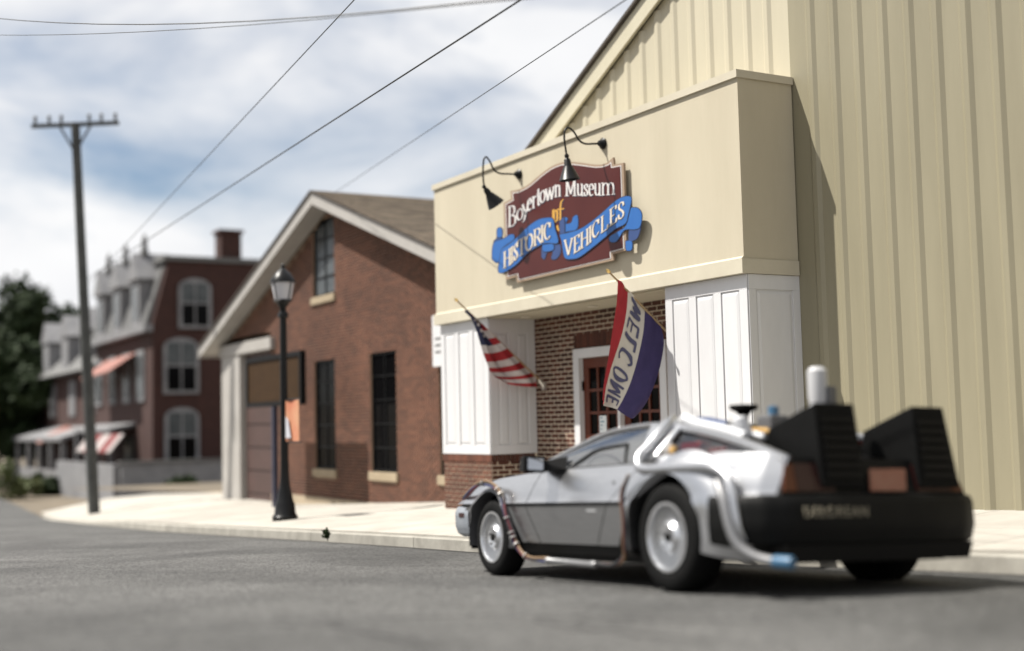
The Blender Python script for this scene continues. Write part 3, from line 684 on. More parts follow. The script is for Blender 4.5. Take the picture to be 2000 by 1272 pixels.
# gold "of"
for sh in (True, False):
    ox, dl_ = (5, .040) if sh else (0, .0415)
    m_ = MB(); strokes(m_, [[(.3, .1), (.3, .9), (.55, 1.0), (.75, .85), (.75, .15), (.5, 0), (.3, .1)], [(.2, .3), (.2, 1.05)]], lambda x, y, l: SP(592 + 52 * x + ox, 742 - 84 * y + ox, dl_ + l), (.14, .05), .05); m_.build('letter_shadow' if sh else 'letter', M['sign_line'] if sh else M['sign_gold'], face, recalc=False)
    m_ = MB(); strokes(m_, [[(.15, -.55), (.3, -.68), (.5, -.5), (.5, 1.1), (.62, 1.55), (.9, 1.7)], [(.12, .95), (1.0, 1.0)], [(.05, -.3), (.15, -.55)]], lambda x, y, l: SP(628 + 50 * x + ox, 740 - 92 * y + ox, dl_ + l), (.13, .04), .05); m_.build('letter_shadow' if sh else 'letter', M['sign_line'] if sh else M['sign_gold'], face, recalc=False)

# ------------------------------------------------------------------ gooseneck lamps over the sign
def gooseneck(label, mount, pts, shade_top, shade_dir, r1):
    Xm = onY(mount, YX)[0]
    P = [np.array(onX(p, Xm)) for p in pts]
    root = thing('gooseneck_lamp', label, 'lamp', (Xm, YX, P[0][2]), 'gooseneck lamps above the museum sign')
    m_ = MB(); m_.tube(spline(P, 6), .0125, 10); m_.build('arm', M['black_iron'], root, smooth=True)
    m_ = MB(); m_.lathe([(.07, 0), (.072, -.02), (.05, -.04), (.03, -.075)], (Xm, YX - .002, P[0][2]), (0, 1, 0), 18); m_.build('wall_mount', M['black_iron'], root, smooth=True)
    st = P[-1]; d = Vector(shade_dir).normalized()
    m_ = MB(); m_.lathe([(.022, -.03), (.03, -.01), (.022, .02), (.04, .04), (.046, .11), (.06, .13), (r1, .29), (r1 + .002, .292), (r1 - .006, .288), (.05, .13)], st, d, 22); m_.build('shade', M['black_iron'], root, smooth=True)
gooseneck('left gooseneck lamp with its cone tilted back to the wall, beside the maroon sign', (1015, 342), [(1016, 341), (995, 340), (977, 339), (965, 332), (957, 316), (950, 307), (945, 312), (943.5, 330), (944, 352), (946, 366)], None, (.0, .62, -.80), .125)
gooseneck('right gooseneck lamp with its cone hanging in front of the lettering', (1179, 281), [(1180, 281), (1160, 281), (1143, 281), (1131, 274), (1121, 258), (1111, 250), (1104, 254), (1102, 270), (1105, 292), (1107, 306)], None, (.02, .10, -.99), .13)

# ------------------------------------------------------------------ flags
def edge(pxs, X, n): 
    P = [onX(p, X) for p in pxs]; S = spline(P, 10); idx = np.linspace(0, len(S) - 1, n + 1)
    return [np.array(S[int(round(i))]) for i in idx]
XF = -15.976
us = thing('american_flag', 'american flag hanging furled from a short pole beside the brick entrance', 'flag', (XF, 9.79, .516), 'flags on poles at the entrance')
A, B_ = onX((1066, 754), XF), onX((893, 588), XF)
m_ = MB(); m_.tube([A, B_], [.013, .011], 10); m_.build('pole', M['wood_pole'], us, smooth=True)
m_ = MB(); m_.lathe([(.0, -.005), (.02, 0), (.022, .03), (.0, .06)], B_, (B_ - A), 10); m_.build('finial', M['brass'], us)
m_ = MB(); m_.box((XF - .04, 9.75, A[2] - .06), (XF + .04, 9.781, A[2] + .06)); m_.tube([(XF, 9.77, A[2] - .02), A + (B_ - A) * .08], .022, 10); m_.build('bracket', M['clip'], us)
NS, NT = 39, 24
Le = edge([(909, 605), (922, 625), (933, 650), (943, 684), (953, 712), (960, 730), (972, 740), (986, 747)], XF, NS)
Re = edge([(911, 606), (938, 630), (962, 655), (985, 676), (1010, 700), (1032, 722), (1046, 738), (1050, 756)], XF, NS)
def uspt(i, j):
    s, t_ = i / NS, j / NT; P = Le[i] * (1 - t_) + Re[i] * t_
    sag = -.05 * math.sin(math.pi * t_) * (.3 + s)
    amp = .055 * math.sin(math.pi * t_) ** .5
    return (P[0] + amp * math.sin(7 * t_ + 3.2 * s) + .02 * math.sin(15 * t_ - 4 * s), P[1], P[2] + sag * (1 - s * .6))
cl = MB(); V = [[uspt(i, j) for j in range(NT + 1)] for i in range(NS + 1)]
cl.v = [p for row in V for p in row]
for i in range(NS):
    stripe = int(i / NS * 13.0)
    for j in range(NT):
        a = i * (NT + 1) + j; cl.f.append((a, a + NT + 1, a + NT + 2, a + 1)); cl.a.append(0)
        canton = (i < NS * .36 and j < NT * (.80 if i < NS * .2 else .62))
        cl.mi.append(2 if canton else (1 if stripe % 2 == 0 else 0))
cloth = cl.build('cloth', [M['flag_white'], M['flag_red'], M['flag_blue']], us, smooth=True)
tr_ = MB()
for (ia, ja) in [(NS, 6), (NS, 9)]:
    pass
for k, (fi, fj) in enumerate(((.13, .3), (.17, .55), (.20, .25), (.24, .45), (.28, .2), (.30, .5))):
    i, j = int(fi * NS), int(fj * NT); c_ = np.array(V[i][j]); st_ = MB(); pts = []
    for q in range(10):
        rr_ = .032 if q % 2 == 0 else .013; an = q * math.pi / 5; pts.append(c_ + np.array([.02, rr_ * math.cos(an), rr_ * math.sin(an)]))
    st_.prism(pts, (.004, 0, 0)); st_.build('star', M['flag_white'], cloth)

XW = -12.2
wf = thing('welcome_flag', 'red, white and blue welcome flag hanging before the door, lettering seen from behind', 'flag', (XW, 9.23, 1.0), 'flags on poles at the entrance')
A, B_ = onX((1309, 655), XW), onX((1190, 532), XW)
m_ = MB(); m_.tube([A, B_], [.013, .011], 10); m_.build('pole', M['wood_pole'], wf, smooth=True)
m_ = MB(); m_.lathe([(.0, -.005), (.02, 0), (.022, .03), (.0, .06)], B_, (B_ - A), 10); m_.build('finial', M['brass'], wf)
m_ = MB(); m_.box((XW - .02, A[1] - .03, A[2] - .05), (-11.962, A[1] + .03, A[2] + .05)); m_.build('bracket', M['clip'], wf)
NF = 40
E0 = edge([(1206, 546), (1201, 590), (1192, 640), (1183, 700), (1176, 745), (1174, 781)], XW, NF)
E1 = edge([(1226, 566), (1222, 610), (1213, 658), (1199, 710), (1190, 755), (1187, 792)], XW, NF)
E2 = edge([(1262, 606), (1258, 645), (1247, 695), (1232, 745), (1216, 780), (1203, 800)], XW, NF)
E3 = edge([(1290, 637), (1293, 668), (1284, 715), (1270, 760), (1257, 792), (1240, 816)], XW, NF)
def wpt(u, v, lift=0.):     # u 0..1 down the flag, v 0..3 across (red, white, blue)
    fi = min(max(u, 0), 1) * NF; i = min(int(fi), NF - 1); fr_ = fi - i
    Es = [E0, E1, E2, E3]; k = min(int(v), 2); fv = v - k
    a = Es[k][i] * (1 - fr_) + Es[k][i + 1] * fr_; b_ = Es[k + 1][i] * (1 - fr_) + Es[k + 1][i + 1] * fr_
    P = a * (1 - fv) + b_ * fv
    amp = (.02 + .05 * u)
    return np.array([P[0] + amp * math.sin(2.3 * v + 2.0 * u + .4) + .018 * math.sin(6.1 * v + 5 * u) + lift, P[1], P[2] - (.05 * math.sin(math.pi * (v - 2)) if v > 2 and u > .9 else 0)])
m_ = MB()
for k in range(3):
    m_.grid(lambda a, c_, k=k: wpt(c_, k + a), 8, NF, k)
wcl = m_.build('cloth', [M['flag_red'], M['flag_cream'], M['flag_violet']], wf, smooth=True)
SANS = {'W': GL['W'], 'E': [[(.15, 0), (.15, 1)], [(.15, 1), (.9, 1)], [(.15, .52), (.8, .52)], [(.15, 0), (.9, 0)]], 'L': [[(.15, 0), (.15, 1)], [(.15, 0), (.9, 0)]],
        'C': [ell(.52, .5, .40, .5, 45, 315)], 'O': [ell(.5, .5, .40, .5)], 'M': [[(.1, 0), (.1, 1)], [(.1, 1), (.5, .15)], [(.5, .15), (.9, 1)], [(.9, 1), (.9, 0)]]}
u = .035
for ch, wd in zip('WELCOME', (.165, .115, .105, .125, .135, .15, .115)):
    m_ = MB(); strokes(m_, SANS[ch], lambda x, y, l: wpt(u + wd * .82 * x, 1.80 - .60 * y, .006 + l), (.13, .03), .075, sub=3)
    m_.build('letter', M['flag_ink'], wcl, recalc=False); u += wd * 1.03

# ------------------------------------------------------------------ brick gabled building
bb_ = thing('brick_building', 'red brick gabled building with two tall dark windows and white garage surround', 'building', (-27, 10.4, -1.8))
Y2 = 10.4; XA, XZ = -33.4, -19.4; XK = -25.64; ZK = 4.72; SL = .338
g2 = lambda x: ZK - SL * abs(x - XK)
wins = [(-26.75, -25.56, -.94, 1.425), (-23.69, -22.47, -.94, 1.425), (-20.63, -19.9, -.94, 1.425)]
gwin = (-26.76, -25.52, 2.83, 4.51)
gar = (-33.2, -29.6, -2.2, 2.30)
m_ = MB(); th = .25
def wall_rects():
    xs_ = sorted(set([XA, XZ, XK] + [w_[0] for w_ in wins] + [w_[1] for w_ in wins] + [gwin[0], gwin[1], gar[0], gar[1]]))
    for a, b_ in zip(xs_[:-1], xs_[1:]):
        hs = [(h_[2], h_[3]) for h_ in wins + [gwin, gar] if h_[0] <= a + 1e-6 and h_[1] >= b_ - 1e-6]; hs.sort()
        z = -2.4
        for (h0, h1) in hs:
            if h0 > z: m_.box((a, Y2 + .012, z), (b_, Y2 + th, h0))
            z = h1
        m_.prism([(a, Y2 + .012, z), (b_, Y2 + .012, z), (b_, Y2 + .012, g2(b_)), (a, Y2 + .012, g2(a))], (0, th - .012, 0))
wall_rects()
m_.box((XA, Y2 + th + .002, -2.4), (XA + .3, 24, g2(XA))); m_.box((XZ - .3, Y2 + th + .002, -2.4), (XZ, 24, g2(XZ)))
w2 = m_.build('wall', M['mortar_red'], bb_)
m_ = MB(); hl = [(h_[0] - .0, h_[1] + .0, h_[2] - (.20 if h_ in wins else .17 if h_ == gwin else 0), h_[3] + .0) for h_ in wins + [gwin, gar]]
cnt = 0
for (u, z, l) in bond(XA, XZ, -1.56 - PIT * 9, ZK, [(h_[0], h_[1], h_[2], h_[3]) for h_ in hl]):
    if z + PIT / 2 > g2(u - l / 2) or z + PIT / 2 > g2(u + l / 2): continue
    if z < -1.55 and u > -29: continue
    m_.box((u - l / 2, Y2, z - PIT / 2 + .0065), (u + l / 2, Y2 + .02, z + PIT / 2 - .0065), 0, random.random())
m_.build('brickwork', M['brick_warm_s'], w2, kind='stuff', attr='tone')
m_ = MB(); m_.box((-29.55, Y2 - .03, -2.4), (XZ, Y2 + .02, -1.56)); m_.build('footing', M['footing'], bb_)
def window2(x0, x1, z0, z1, rows, glass_m, name='window'):
    f_ = MB(); y = Y2 + .035; t_ = .05
    f_.box((x0, y, z0), (x0 + t_, y + .06, z1)); f_.box((x1 - t_, y, z0), (x1, y + .06, z1)); f_.box((x0 + t_, y, z0), (x1 - t_, y + .06, z0 + t_)); f_.box((x0 + t_, y, z1 - t_), (x1 - t_, y + .06, z1))
    xm = (x0 + x1) / 2; f_.box((xm - .018, y + .01, z0 + t_), (xm + .018, y + .05, z1 - t_))
    for j in range(1, rows): zz = z0 + (z1 - z0) * j / rows; f_.box((x0 + t_, y + .012, zz - .018), (x1 - t_, y + .048, zz + .018))
    fo = f_.build(name, M['black_frame'], bb_)
    for i in range(2):
        for j in range(rows):
            a, b_ = (x0, xm) if i == 0 else (xm, x1); za, zb = z0 + (z1 - z0) * j / rows, z0 + (z1 - z0) * (j + 1) / rows
            p_ = MB(); p_.add([(a, y + .03, za), (b_, y + .03, za), (b_, y + .03 + random.uniform(-.006, .006), zb), (a, y + .03, zb)], [(0, 1, 2, 3)]); p_.build('pane', glass_m, fo)
    return fo
for w_ in wins:
    fo = window2(*w_, 5, M['dark_glass'])
    s_ = MB(); s_.box((w_[0] - .06, Y2 - .05, w_[2] - .17), (w_[1] + .06, Y2 + .2, w_[2])); s_.build('sill', M['sill'], bb_, bevel=.008)
window2(*gwin, 4, M['grey_glass']); s_ = MB(); s_.box((gwin[0] - .06, Y2 - .05, gwin[2] - .16), (gwin[1] + .06, Y2 + .2, gwin[2])); s_.build('sill', M['sill'], bb_, bevel=.008)
# garage opening
s_ = MB(); s_.box((-33.25, Y2 - .08, -2.4), (-31.75, Y2 + .2, 1.86)); s_.build('door_casing', M['trim_white'], bb_, bevel=.01)
s_ = MB(); s_.box((-33.38, Y2 - .12, 1.862), (-29.3, Y2 + .2, 2.15)); s_.build('door_header', M['trim_white'], bb_, bevel=.01)
s_ = MB(); s_.box((-31.74, Y2 + .1, -2.4), (-29.6, Y2 + .16, 1.86)); gd = s_.build('garage_door', M['garage_door'], bb_)
for j in range(7): s_ = MB(); s_.box((-31.72, Y2 + .07, -2.2 + j * .57), (-29.62, Y2 + .098, -2.2 + j * .57 + .53)); s_.build('door_panel', M['garage_door'], gd, bevel=.01)
# roof
OV = .45; XE0, XE1 = -33.95, -18.0
for (xa, xb) in ((XE0, XK), (XK, XE1)):
    dz = .20; s_ = MB(); f_ = lambda x: ZK - SL * abs(x - XK)
    s_.prism([(xa, Y2 - OV, f_(xa) + .02), (xb, Y2 - OV, f_(xb) + .02), (xb, Y2 - OV, f_(xb) + .02 + .26), (xa, Y2 - OV, f_(xa) + .02 + .26)], (0, .04, 0)); s_.build('rake_board', M['trim_white'], bb_)
    s_ = MB(); s_.prism([(xa, Y2 - OV + .041, f_(xa) + .03), (xb, Y2 - OV + .041, f_(xb) + .03), (xb, Y2 - OV + .041, f_(xb) + .06), (xa, Y2 - OV + .041, f_(xa) + .06)], (0, OV - .04, 0)); s_.build('soffit', M['trim_white'], bb_)
    s_ = MB(); s_.prism([(xa, Y2 - OV - .04, f_(xa) + .281), (xb, Y2 - OV - .04, f_(xb) + .281), (xb, Y2 - OV - .04, f_(xb) + .32), (xa, Y2 - OV - .04, f_(xa) + .32)], (0, 14, 0)); rf = s_.build('roof', M['shingle_dark'], bb_)
    if xb > XK:
        s_ = MB(); cl_ = math.sqrt(1 + SL * SL); j = 0
        while j * .145 * 1 < (XE1 - XK) * cl_:
            xs0 = XK + j * .145 / cl_; xs1 = xs0 + .15 / cl_; y = Y2 - OV - .05 - (.15 if j % 2 else 0)
            while y < Y2 + 12:
                wd = .30; y0, y1 = max(y, Y2 - OV - .05), y + wd - .006
                if y1 > y0 + .03:
                    za, zb = f_(xs0) + .324, f_(xs1) + .336
                    s_.add([(xs0, y0, za), (xs1, y0, zb), (xs1, y1, zb), (xs0, y1, za), (xs1, y0, zb - .012), (xs1, y1, zb - .012)], [(0, 1, 2, 3), (1, 4, 5, 2)], 0, random.random())
                y += wd
            j += 1
        s_.build('shingles', M['shingle'], rf, kind='stuff', attr='tone')
s_ = MB(); s_.box((XE0 - .12, Y2 - OV - .02, g2(XE0) - .02), (XE0 - .0, 22, g2(XE0) + .22)); s_.build('gutter', M['trim_white'], bb_)
# small white board on the brick wall
a = onY((846, 617), Y2 - .06); b_ = onY((862, 716), Y2 - .06)
s_ = MB(); s_.box((a[0], Y2 - .09, b_[2]), (a[0] + 1.0, Y2 - .03, a[2])); wb = s_.build('wall_board', M['white'], None, bevel=.01); tag(wb, 'small white board on the brick wall, half hidden behind the museum corner', 'board')
for q in range(3): s_ = MB(); s_.box((a[0] + .12, Y2 - .094, a[2] - .45 - q * .12), (a[0] + .8, Y2 - .0905, a[2] - .41 - q * .12)); s_.build('printed_line', M['far_grey'], wb)

# ------------------------------------------------------------------ street lamp, freestanding board
LB = ground_hit((557, 1018), walk_z); LX, LY, LZ = LB
lamp = thing('street_lamp', 'black cast iron street lamp with glass lantern on the pavement', 'street lamp', (LX, LY, LZ))
m_ = MB(); m_.lathe([(.21, 0), (.21, .10), (.175, .14), (.16, .30), (.14, .34), (.11, .48), (.09, .58), (.075, .75), (.07, 1.0)], (LX, LY, LZ - .02), n=20); m_.build('base', M['black_iron'], lamp, smooth=True)
m_ = MB(); m_.lathe([(.068, .9), (.062, 2.0), (.056, 3.32), (.085, 3.34), (.085, 3.40), (.05, 3.45), (.06, 3.53)], (LX, LY, LZ), n=16); m_.build('pole', M['black_iron'], lamp, smooth=True)
m_ = MB(); m_.lathe([(.06, 3.51), (.12, 3.59), (.16, 3.61), (.15, 3.63)], (LX, LY, LZ), n=20); m_.build('collar', M['black_iron'], lamp, smooth=True)
m_ = MB(); m_.lathe([(.135, 3.625), (.185, 3.87), (.19, 3.91), (.17, 3.93)], (LX, LY, LZ), n=20); m_.build('lantern_glass', M['lantern_glass'], lamp, smooth=True)
m_ = MB(); m_.lathe([(.215, 3.91), (.205, 3.96), (.13, 4.07), (.06, 4.13), (.03, 4.16), (.035, 4.20), (.0, 4.24)], (LX, LY, LZ), n=20); m_.build('cap', M['black_iron'], lamp, smooth=True)
for k in range(4):
    an = k * math.pi / 2 + .4; m_ = MB(); m_.tube([(LX + .14 * math.cos(an), LY + .14 * math.sin(an), LZ + 3.62), (LX + .195 * math.cos(an), LY + .195 * math.sin(an), LZ + 3.92)], .011, 6); m_.build('rib', M['black_iron'], lamp)
# banner on the lamp
a, b_ = onY((560, 783), LY), onY((594, 862), LY)
bn = thing('lamp_banner', 'small orange and white banner hanging from the street lamp pole', 'banner', (LX, LY, b_[2]))
hgt = a[2] - b_[2]; x0_, x1_ = LX + .085, LX + .085 + .66
m_ = MB(); m_.grid(lambda u, v: (lerp(x0_, x1_, u), LY + .02 * math.sin(5 * u), lerp(b_[2], a[2], v)), 8, 8); m_.build('cloth', M['banner_orange'], bn, sol=.004)
m_ = MB(); m_.add([(x0_ + .02, LY - .012, b_[2] + .05), (x0_ + .26, LY - .012, b_[2] + .05), (x0_ + .14, LY - .012, b_[2] + .35), (x0_ + .02, LY - .012, b_[2] + .40)], [(0, 1, 2, 3)]); m_.build('printed_patch', M['banner_pale'], bn, sol=.003)
for z in (a[2] + .015, b_[2] - .015): m_ = MB(); m_.tube([(LX, LY, z), (x1_ + .03, LY, z)], .012, 8); m_.build('bracket_arm', M['black_iron'], bn)
# framed board on posts behind the lamp
YS = 9.3; q1, q2 = onY((482, 702), YS), onY((590, 790), YS)
bd = thing('notice_board', 'brown board in a black frame on dark posts behind the street lamp', 'sign', ((q1[0] + q2[0]) / 2, YS, walk_z((q1[0] + q2[0]) / 2, YS)))
m_ = MB(); m_.box((q1[0] + .1, YS, q2[2] + .1), (q2[0] - .1, YS + .06, q1[2] - .1)); m_.build('board', M['board_brown'], bd)
m_ = MB(); 
m_.box((q1[0], YS - .03, q2[2]), (q1[0] + .1, YS + .09, q1[2])); m_.box((q2[0] - .1, YS - .03, q2[2]), (q2[0], YS + .09, q1[2])); m_.box((q1[0] + .1, YS - .03, q2[2]), (q2[0] - .1, YS + .09, q2[2] + .1)); m_.box((q1[0] + .1, YS - .03, q1[2] - .1), (q2[0] - .1, YS + .09, q1[2])); m_.build('frame', M['black_frame'], bd)
for pxx in (534, 552):
    xp = onY((pxx, 880), YS)[0]; m_ = MB(); m_.box((xp - .06, YS - .02, walk_z(xp, YS) - .1), (xp + .06, YS + .08, q2[2] - .001)); m_.build('post', M['post_blue'], bd)
# weed in the kerb joint
kx = ground_hit((640, 1050), lambda x, y: walk_z(x, y)); 
wd_ = thing('weed', 'small dark weed tuft growing at the kerb joint', 'plant', tuple(kx))
WEED = (wd_, kx)

# ------------------------------------------------------------------ utility pole and wires
DP = 34.0; pb = atd((186, 1000), DP); pt = atd((147, 240), DP); PX, PY = pb[0], pb[1]
up_ = thing('utility_pole', 'tall grey wooden utility pole with a crossarm at the left', 'utility pole', tuple(pb))
m_ = MB(); m_.tube([(pb[0], pb[1], pb[2] - .6), tuple(pt)], [.155, .115], 14); m_.build('pole', M['utility_wood'], up_, smooth=True)
ca, cb = atd((62, 247), DP), atd((232, 240), DP); m_ = MB(); m_.tube([ca, cb], .07, 4, rect=(1, 1)); m_.build('crossarm', M['utility_wood'], up_)
for s in (-1, 1):
    m_ = MB(); m_.tube([pt + (cb - ca) * .2 * s + np.array([0, 0, 0]), pt + np.array([0, 0, -.8])], .03, 6); m_.build('brace', M['utility_wood'], up_)
ins = []
for k in (.04, .2, .34, .66, .8, .96):
    P = ca + (cb - ca) * k; m_ = MB(); m_.lathe([(.025, 0), (.05, .09), (.03, .12), (.055, .16), (.02, .22)], P + np.array([0, 0, .06]), n=8); m_.build('insulator', M['far_grey'], up_)
def wire(p0, d0, p1, d1, label, sag=0., r=.012, ext=(-.25, 1.0)):
    A_, B2 = atd(p0, d0), atd(p1, d1); P = []
    for i in range(41):
        t_ = lerp(ext[0], ext[1], i / 40); q = A_ * (1 - t_) + B2 * t_; tc_ = min(max(t_, 0), 1); q = q - np.array([0, 0, sag * 4 * tc_ * (1 - tc_)]); P.append(q)
    m_ = MB(); m_.tube(P, r, 6); o_ = m_.build('overhead_wire', M['wire']); tag(o_, label, 'wire', 'overhead wires')
wire((1110, -60), 10.2, (168, 546), 34.0, 'lower dark wire sloping steeply from the top centre to the left', 0., .0085, (-.42, 1.0))
wire((1300, -52), 9.5, (628, 394), 27.9, 'thin wire ending nearest the museum roof edge', 0., .005, (-.5, 1.0))
wire((-60, 30), 16, (1060, -12), 8.5, 'upper of two nearly level wires along the top edge', .16, .0055, (-1.5, 2.4))
wire((-60, 68), 16, (1060, -8), 8.5, 'lower of two nearly level wires along the top edge', .09, .0038, (-1.5, 2.4))
wire((720, -30), 12.5, (158, 570), 34.0, 'faint steep wire between the utility pole and the long wires', 0., .006, (-.55, 1.0))

# ------------------------------------------------------------------ far houses
XH, YH = -58.34, 14.91
ha = thing('brick_house', 'three-storey dark red brick house with mansard dormers and arched white windows', 'house', (-64, 20, -2.8))
m_ = MB(); m_.box((-70, YH, -3.4), (XH, 27, 4.75)); m_.prism([(XH, YH, 4.75), (XH, 27, 4.75), (XH, 26.2, 7.72), (XH, YH + .75, 7.72)], (-.35, 0, 0)); m_.build('wall', M['brick_far'], ha)
m_ = MB(); m_.prism([(XH - .36, YH - .25, 4.76), (XH - .36, YH + .7, 7.7), (XH - .36, 26.2, 7.7), (XH - .36, 27, 4.76)], (-11.6, 0, 0)); rf = m_.build('mansard_roof', M['slate'], ha)
m_ = MB(); m_.box((-70.3, YH - .4, 4.45), (XH + .1, YH - .001, 4.755)); m_.build('cornice', M['far_white'], ha)
m_ = MB(); m_.box((-70.2, YH + .5, 7.721), (XH + .12, 26.4, 7.95)); m_.build('roof_cap', M['far_grey'], ha)
m_ = MB(); m_.box((XH - 1.2, 18.2, 7.951), (XH - .3, 19.2, 9.2)); m_.box((XH - 1.3, 18.1, 9.201), (XH - .2, 19.3, 9.35)); m_.build('chimney', M['brick_far'], ha)
def arch_win(par, y0, y1, z0, z1):
    m_ = MB(); yc, r_ = (y0 + y1) / 2, (y1 - y0) / 2; pts = [(XH + .005, y0 - .12, z0 - .15), (XH + .005, y1 + .12, z0 - .15)] + [(XH + .005, yc + (r_ + .12) * math.cos(a_), z1 - r_ * .5 + (r_ * .5 + .14) * math.sin(a_)) for a_ in np.linspace(0, math.pi, 9)]
    m_.prism(pts, (.12, 0, 0)); fo = m_.build('window', M['far_white'], par)
    zm = (z0 + z1) / 2
    for (za, zb) in ((z0, zm - .05), (zm + .05, z1 - .1)):
        for (ya, yb) in ((y0 + .05, yc - .04), (yc + .04, y1 - .05)):
            p_ = MB(); p_.box((XH + .126, ya, za), (XH + .135, yb, zb)); p_.build('pane', M['grey_glass'] if za > zm else M['dark_glass'], fo)
for y0, y1, z0, z1 in ((16.2, 17.5, 4.75, 6.8), (15.5, 16.9, 1.75, 4.05), (15.55, 16.9, -1.5, .85), (20.5, 21.8, 1.75, 4.05), (20.5, 21.8, -1.5, .85), (20.5, 21.8, 4.75, 6.8)): arch_win(ha, y0, y1, z0, z1)
for xd in (-60.6, -64.3, -68.0):
    m_ = MB(); yb = YH + .02; m_.box((xd - .75, yb - .25, 4.8), (xd + .75, yb + 1.2, 7.0)); m_.prism([(xd - 1.0, yb - .4, 7.0), (xd + 1.0, yb - .4, 7.0), (xd, yb - .4, 8.3)], (0, 1.8, 0)); dm = m_.build('dormer', M['far_white'], rf)
    p_ = MB(); p_.box((xd - .45, yb - .27, 5.1), (xd + .45, yb - .255, 6.7)); p_.build('pane', M['grey_glass'], dm)
    m_ = MB(); m_.lathe([(.25, 0), (.12, .5), (.15, .7), (.0, 1.1)], (xd, yb + .2, 8.2), n=8); m_.build('finial', M['far_grey'], rf)
for xw in (-60.3, -63, -66, -69):
    for z0 in (1.4,):
        m_ = MB(); m_.box((xw - .7, YH - .1, z0 - .1), (xw + .7, YH - .002, z0 + 2.3)); fo = m_.build('window', M['far_white'], ha)
        p_ = MB(); p_.box((xw - .5, YH - .125, z0 + .1), (xw + .5, YH - .105, z0 + 2.1)); p_.build('pane', M['grey_glass'], fo)
m_ = MB(); m_.prism([(-61.2, YH - .05, .35), (-61.2, YH - 1.3, .1), (-61.2, YH - 1.3, -.05), (-61.2, YH - .05, .2)], (-8, 0, 0)); m_.build('porch_roof', M['far_white'], ha)
for xw in (-61.5, -64, -66.6, -69): m_ = MB(); m_.box((xw - .09, YH - 1.25, -3.2), (xw + .09, YH - 1.07, .05)); m_.build('porch_post', M['far_white'], ha)
m_ = MB(); m_.box((-63.4, YH - .06, -3), (-61.6, YH - .004, -.3)); m_.build('shop_front', M['dark_glass'], ha)
aw = thing('striped_awning', 'red and white striped awning on the front of the far brick house', 'awning', (-63.5, 13.6, -.9))
for k in range(9):
    x0_ = -58.3 - k * .8; m_ = MB(); m_.hexa([(x0_ - .79, 13.0, -1.0), (x0_, 13.0, -1.0), (x0_, 13.62, -.22), (x0_ - .79, 13.62, -.22), (x0_ - .79, 13.0, -.94), (x0_, 13.0, -.94), (x0_, 13.62, -.16), (x0_ - .79, 13.62, -.16)]); m_.build('stripe', M['awning_red'] if (k % 4) in (1, 2) else M['awning_pale'], aw)
pa = thing('balcony_awning', 'faded pink awning slanting under the cornice of the far brick house', 'awning', (-65, 14, 3))
m_ = MB(); m_.hexa([(-67.5, 13.6, 2.6), (-61, 13.6, 2.75), (-61, 14.85, 3.6), (-67.5, 14.85, 3.5), (-67.5, 13.6, 2.66), (-61, 13.6, 2.81), (-61, 14.85, 3.66), (-67.5, 14.85, 3.56)]); m_.build('canopy', M['umbrella'], pa)
for xw in (-67.4, -61.1): m_ = MB(); m_.tube([(xw, 13.62, 2.6), (xw, 14.9, 2.3)], .03, 6); m_.build('arm', M['far_grey'], pa)
gwl = thing('garden_wall', 'low white rendered garden wall in front of the far brick house', 'wall', (-57, 15, -2.9))
m_ = MB(); m_.box((-57.2, 13.2, -3.4), (-56.9, 24, -1.45)); m_.build('wall_run', M['far_white'], gwl); m_ = MB(); m_.box((-70, 12.9, -3.4), (-57.201, 13.2, -1.5)); m_.build('wall_run', M['far_white'], gwl)
m_ = MB(); m_.box((-57.3, 13.1, -1.449), (-56.8, 24.1, -1.36)); m_.build('coping', M['far_grey'], gwl)
hb = thing('porch_house', 'pale two-storey house with grey roof and front porch left of the brick house', 'house', (-80, 20, -3))
m_ = MB(); m_.box((-91, YH + .6, -3.6), (-70.8, 27, 3.4)); m_.build('wall', M['brick_far'], hb)
m_ = MB(); m_.prism([(-70.6, YH - .2, 3.4), (-70.6, YH + 2.6, 6.6), (-70.6, 25, 6.6), (-70.6, 28, 3.4)], (-20.6, 0, 0)); m_.build('roof', M['far_grey'], hb)
for xw in (-73.5, -79, -85):
    m_ = MB(); m_.box((xw - .9, YH + .1, 3.7), (xw + .9, YH + 2, 5.6)); m_.prism([(xw - 1.2, YH, 5.6), (xw + 1.2, YH, 5.6), (xw, YH, 6.9)], (0, 2.4, 0)); m_.build('dormer', M['far_white'], hb)
    m_ = MB(); m_.box((xw - .8, YH + .5, .9), (xw + .8, YH + .599, 3.0)); m_.build('window', M['far_white'], hb)
m_ = MB(); m_.prism([(-71, YH + .6, .3), (-71, YH - 1.6, -.3), (-71, YH - 1.6, -.5), (-71, YH + .6, .1)], (-19, 0, 0)); m_.build('porch_roof', M['far_white'], hb)
for xw in (-71.5, -75, -78.5, -82, -86, -89.8): m_ = MB(); m_.box((xw - .12, YH - 1.5, -3.6), (xw + .12, YH - 1.26, -.4)); m_.build('porch_post', M['far_white'], hb)
m_ = MB(); m_.box((-90, YH - 1.45, -3.6), (-71, YH - 1.35, -2.1)); m_.build('porch_rail', M['far_white'], hb)
um = thing('patio_umbrella', 'salmon pink patio umbrella open before the porch house', 'umbrella', (-76, 12.2, -3))
P = atd((130, 845), 74); m_ = MB(); m_.lathe([(1.7, 0), (1.65, .05), (.9, .55), (.05, .95)], P - np.array([0, 0, .55]), n=8); m_.build('canopy', M['umbrella'], um); m_ = MB(); m_.tube([(P[0], P[1], -3.2), (P[0], P[1], P[2] + .3)], .03, 6); m_.build('pole', M['far_grey'], um)

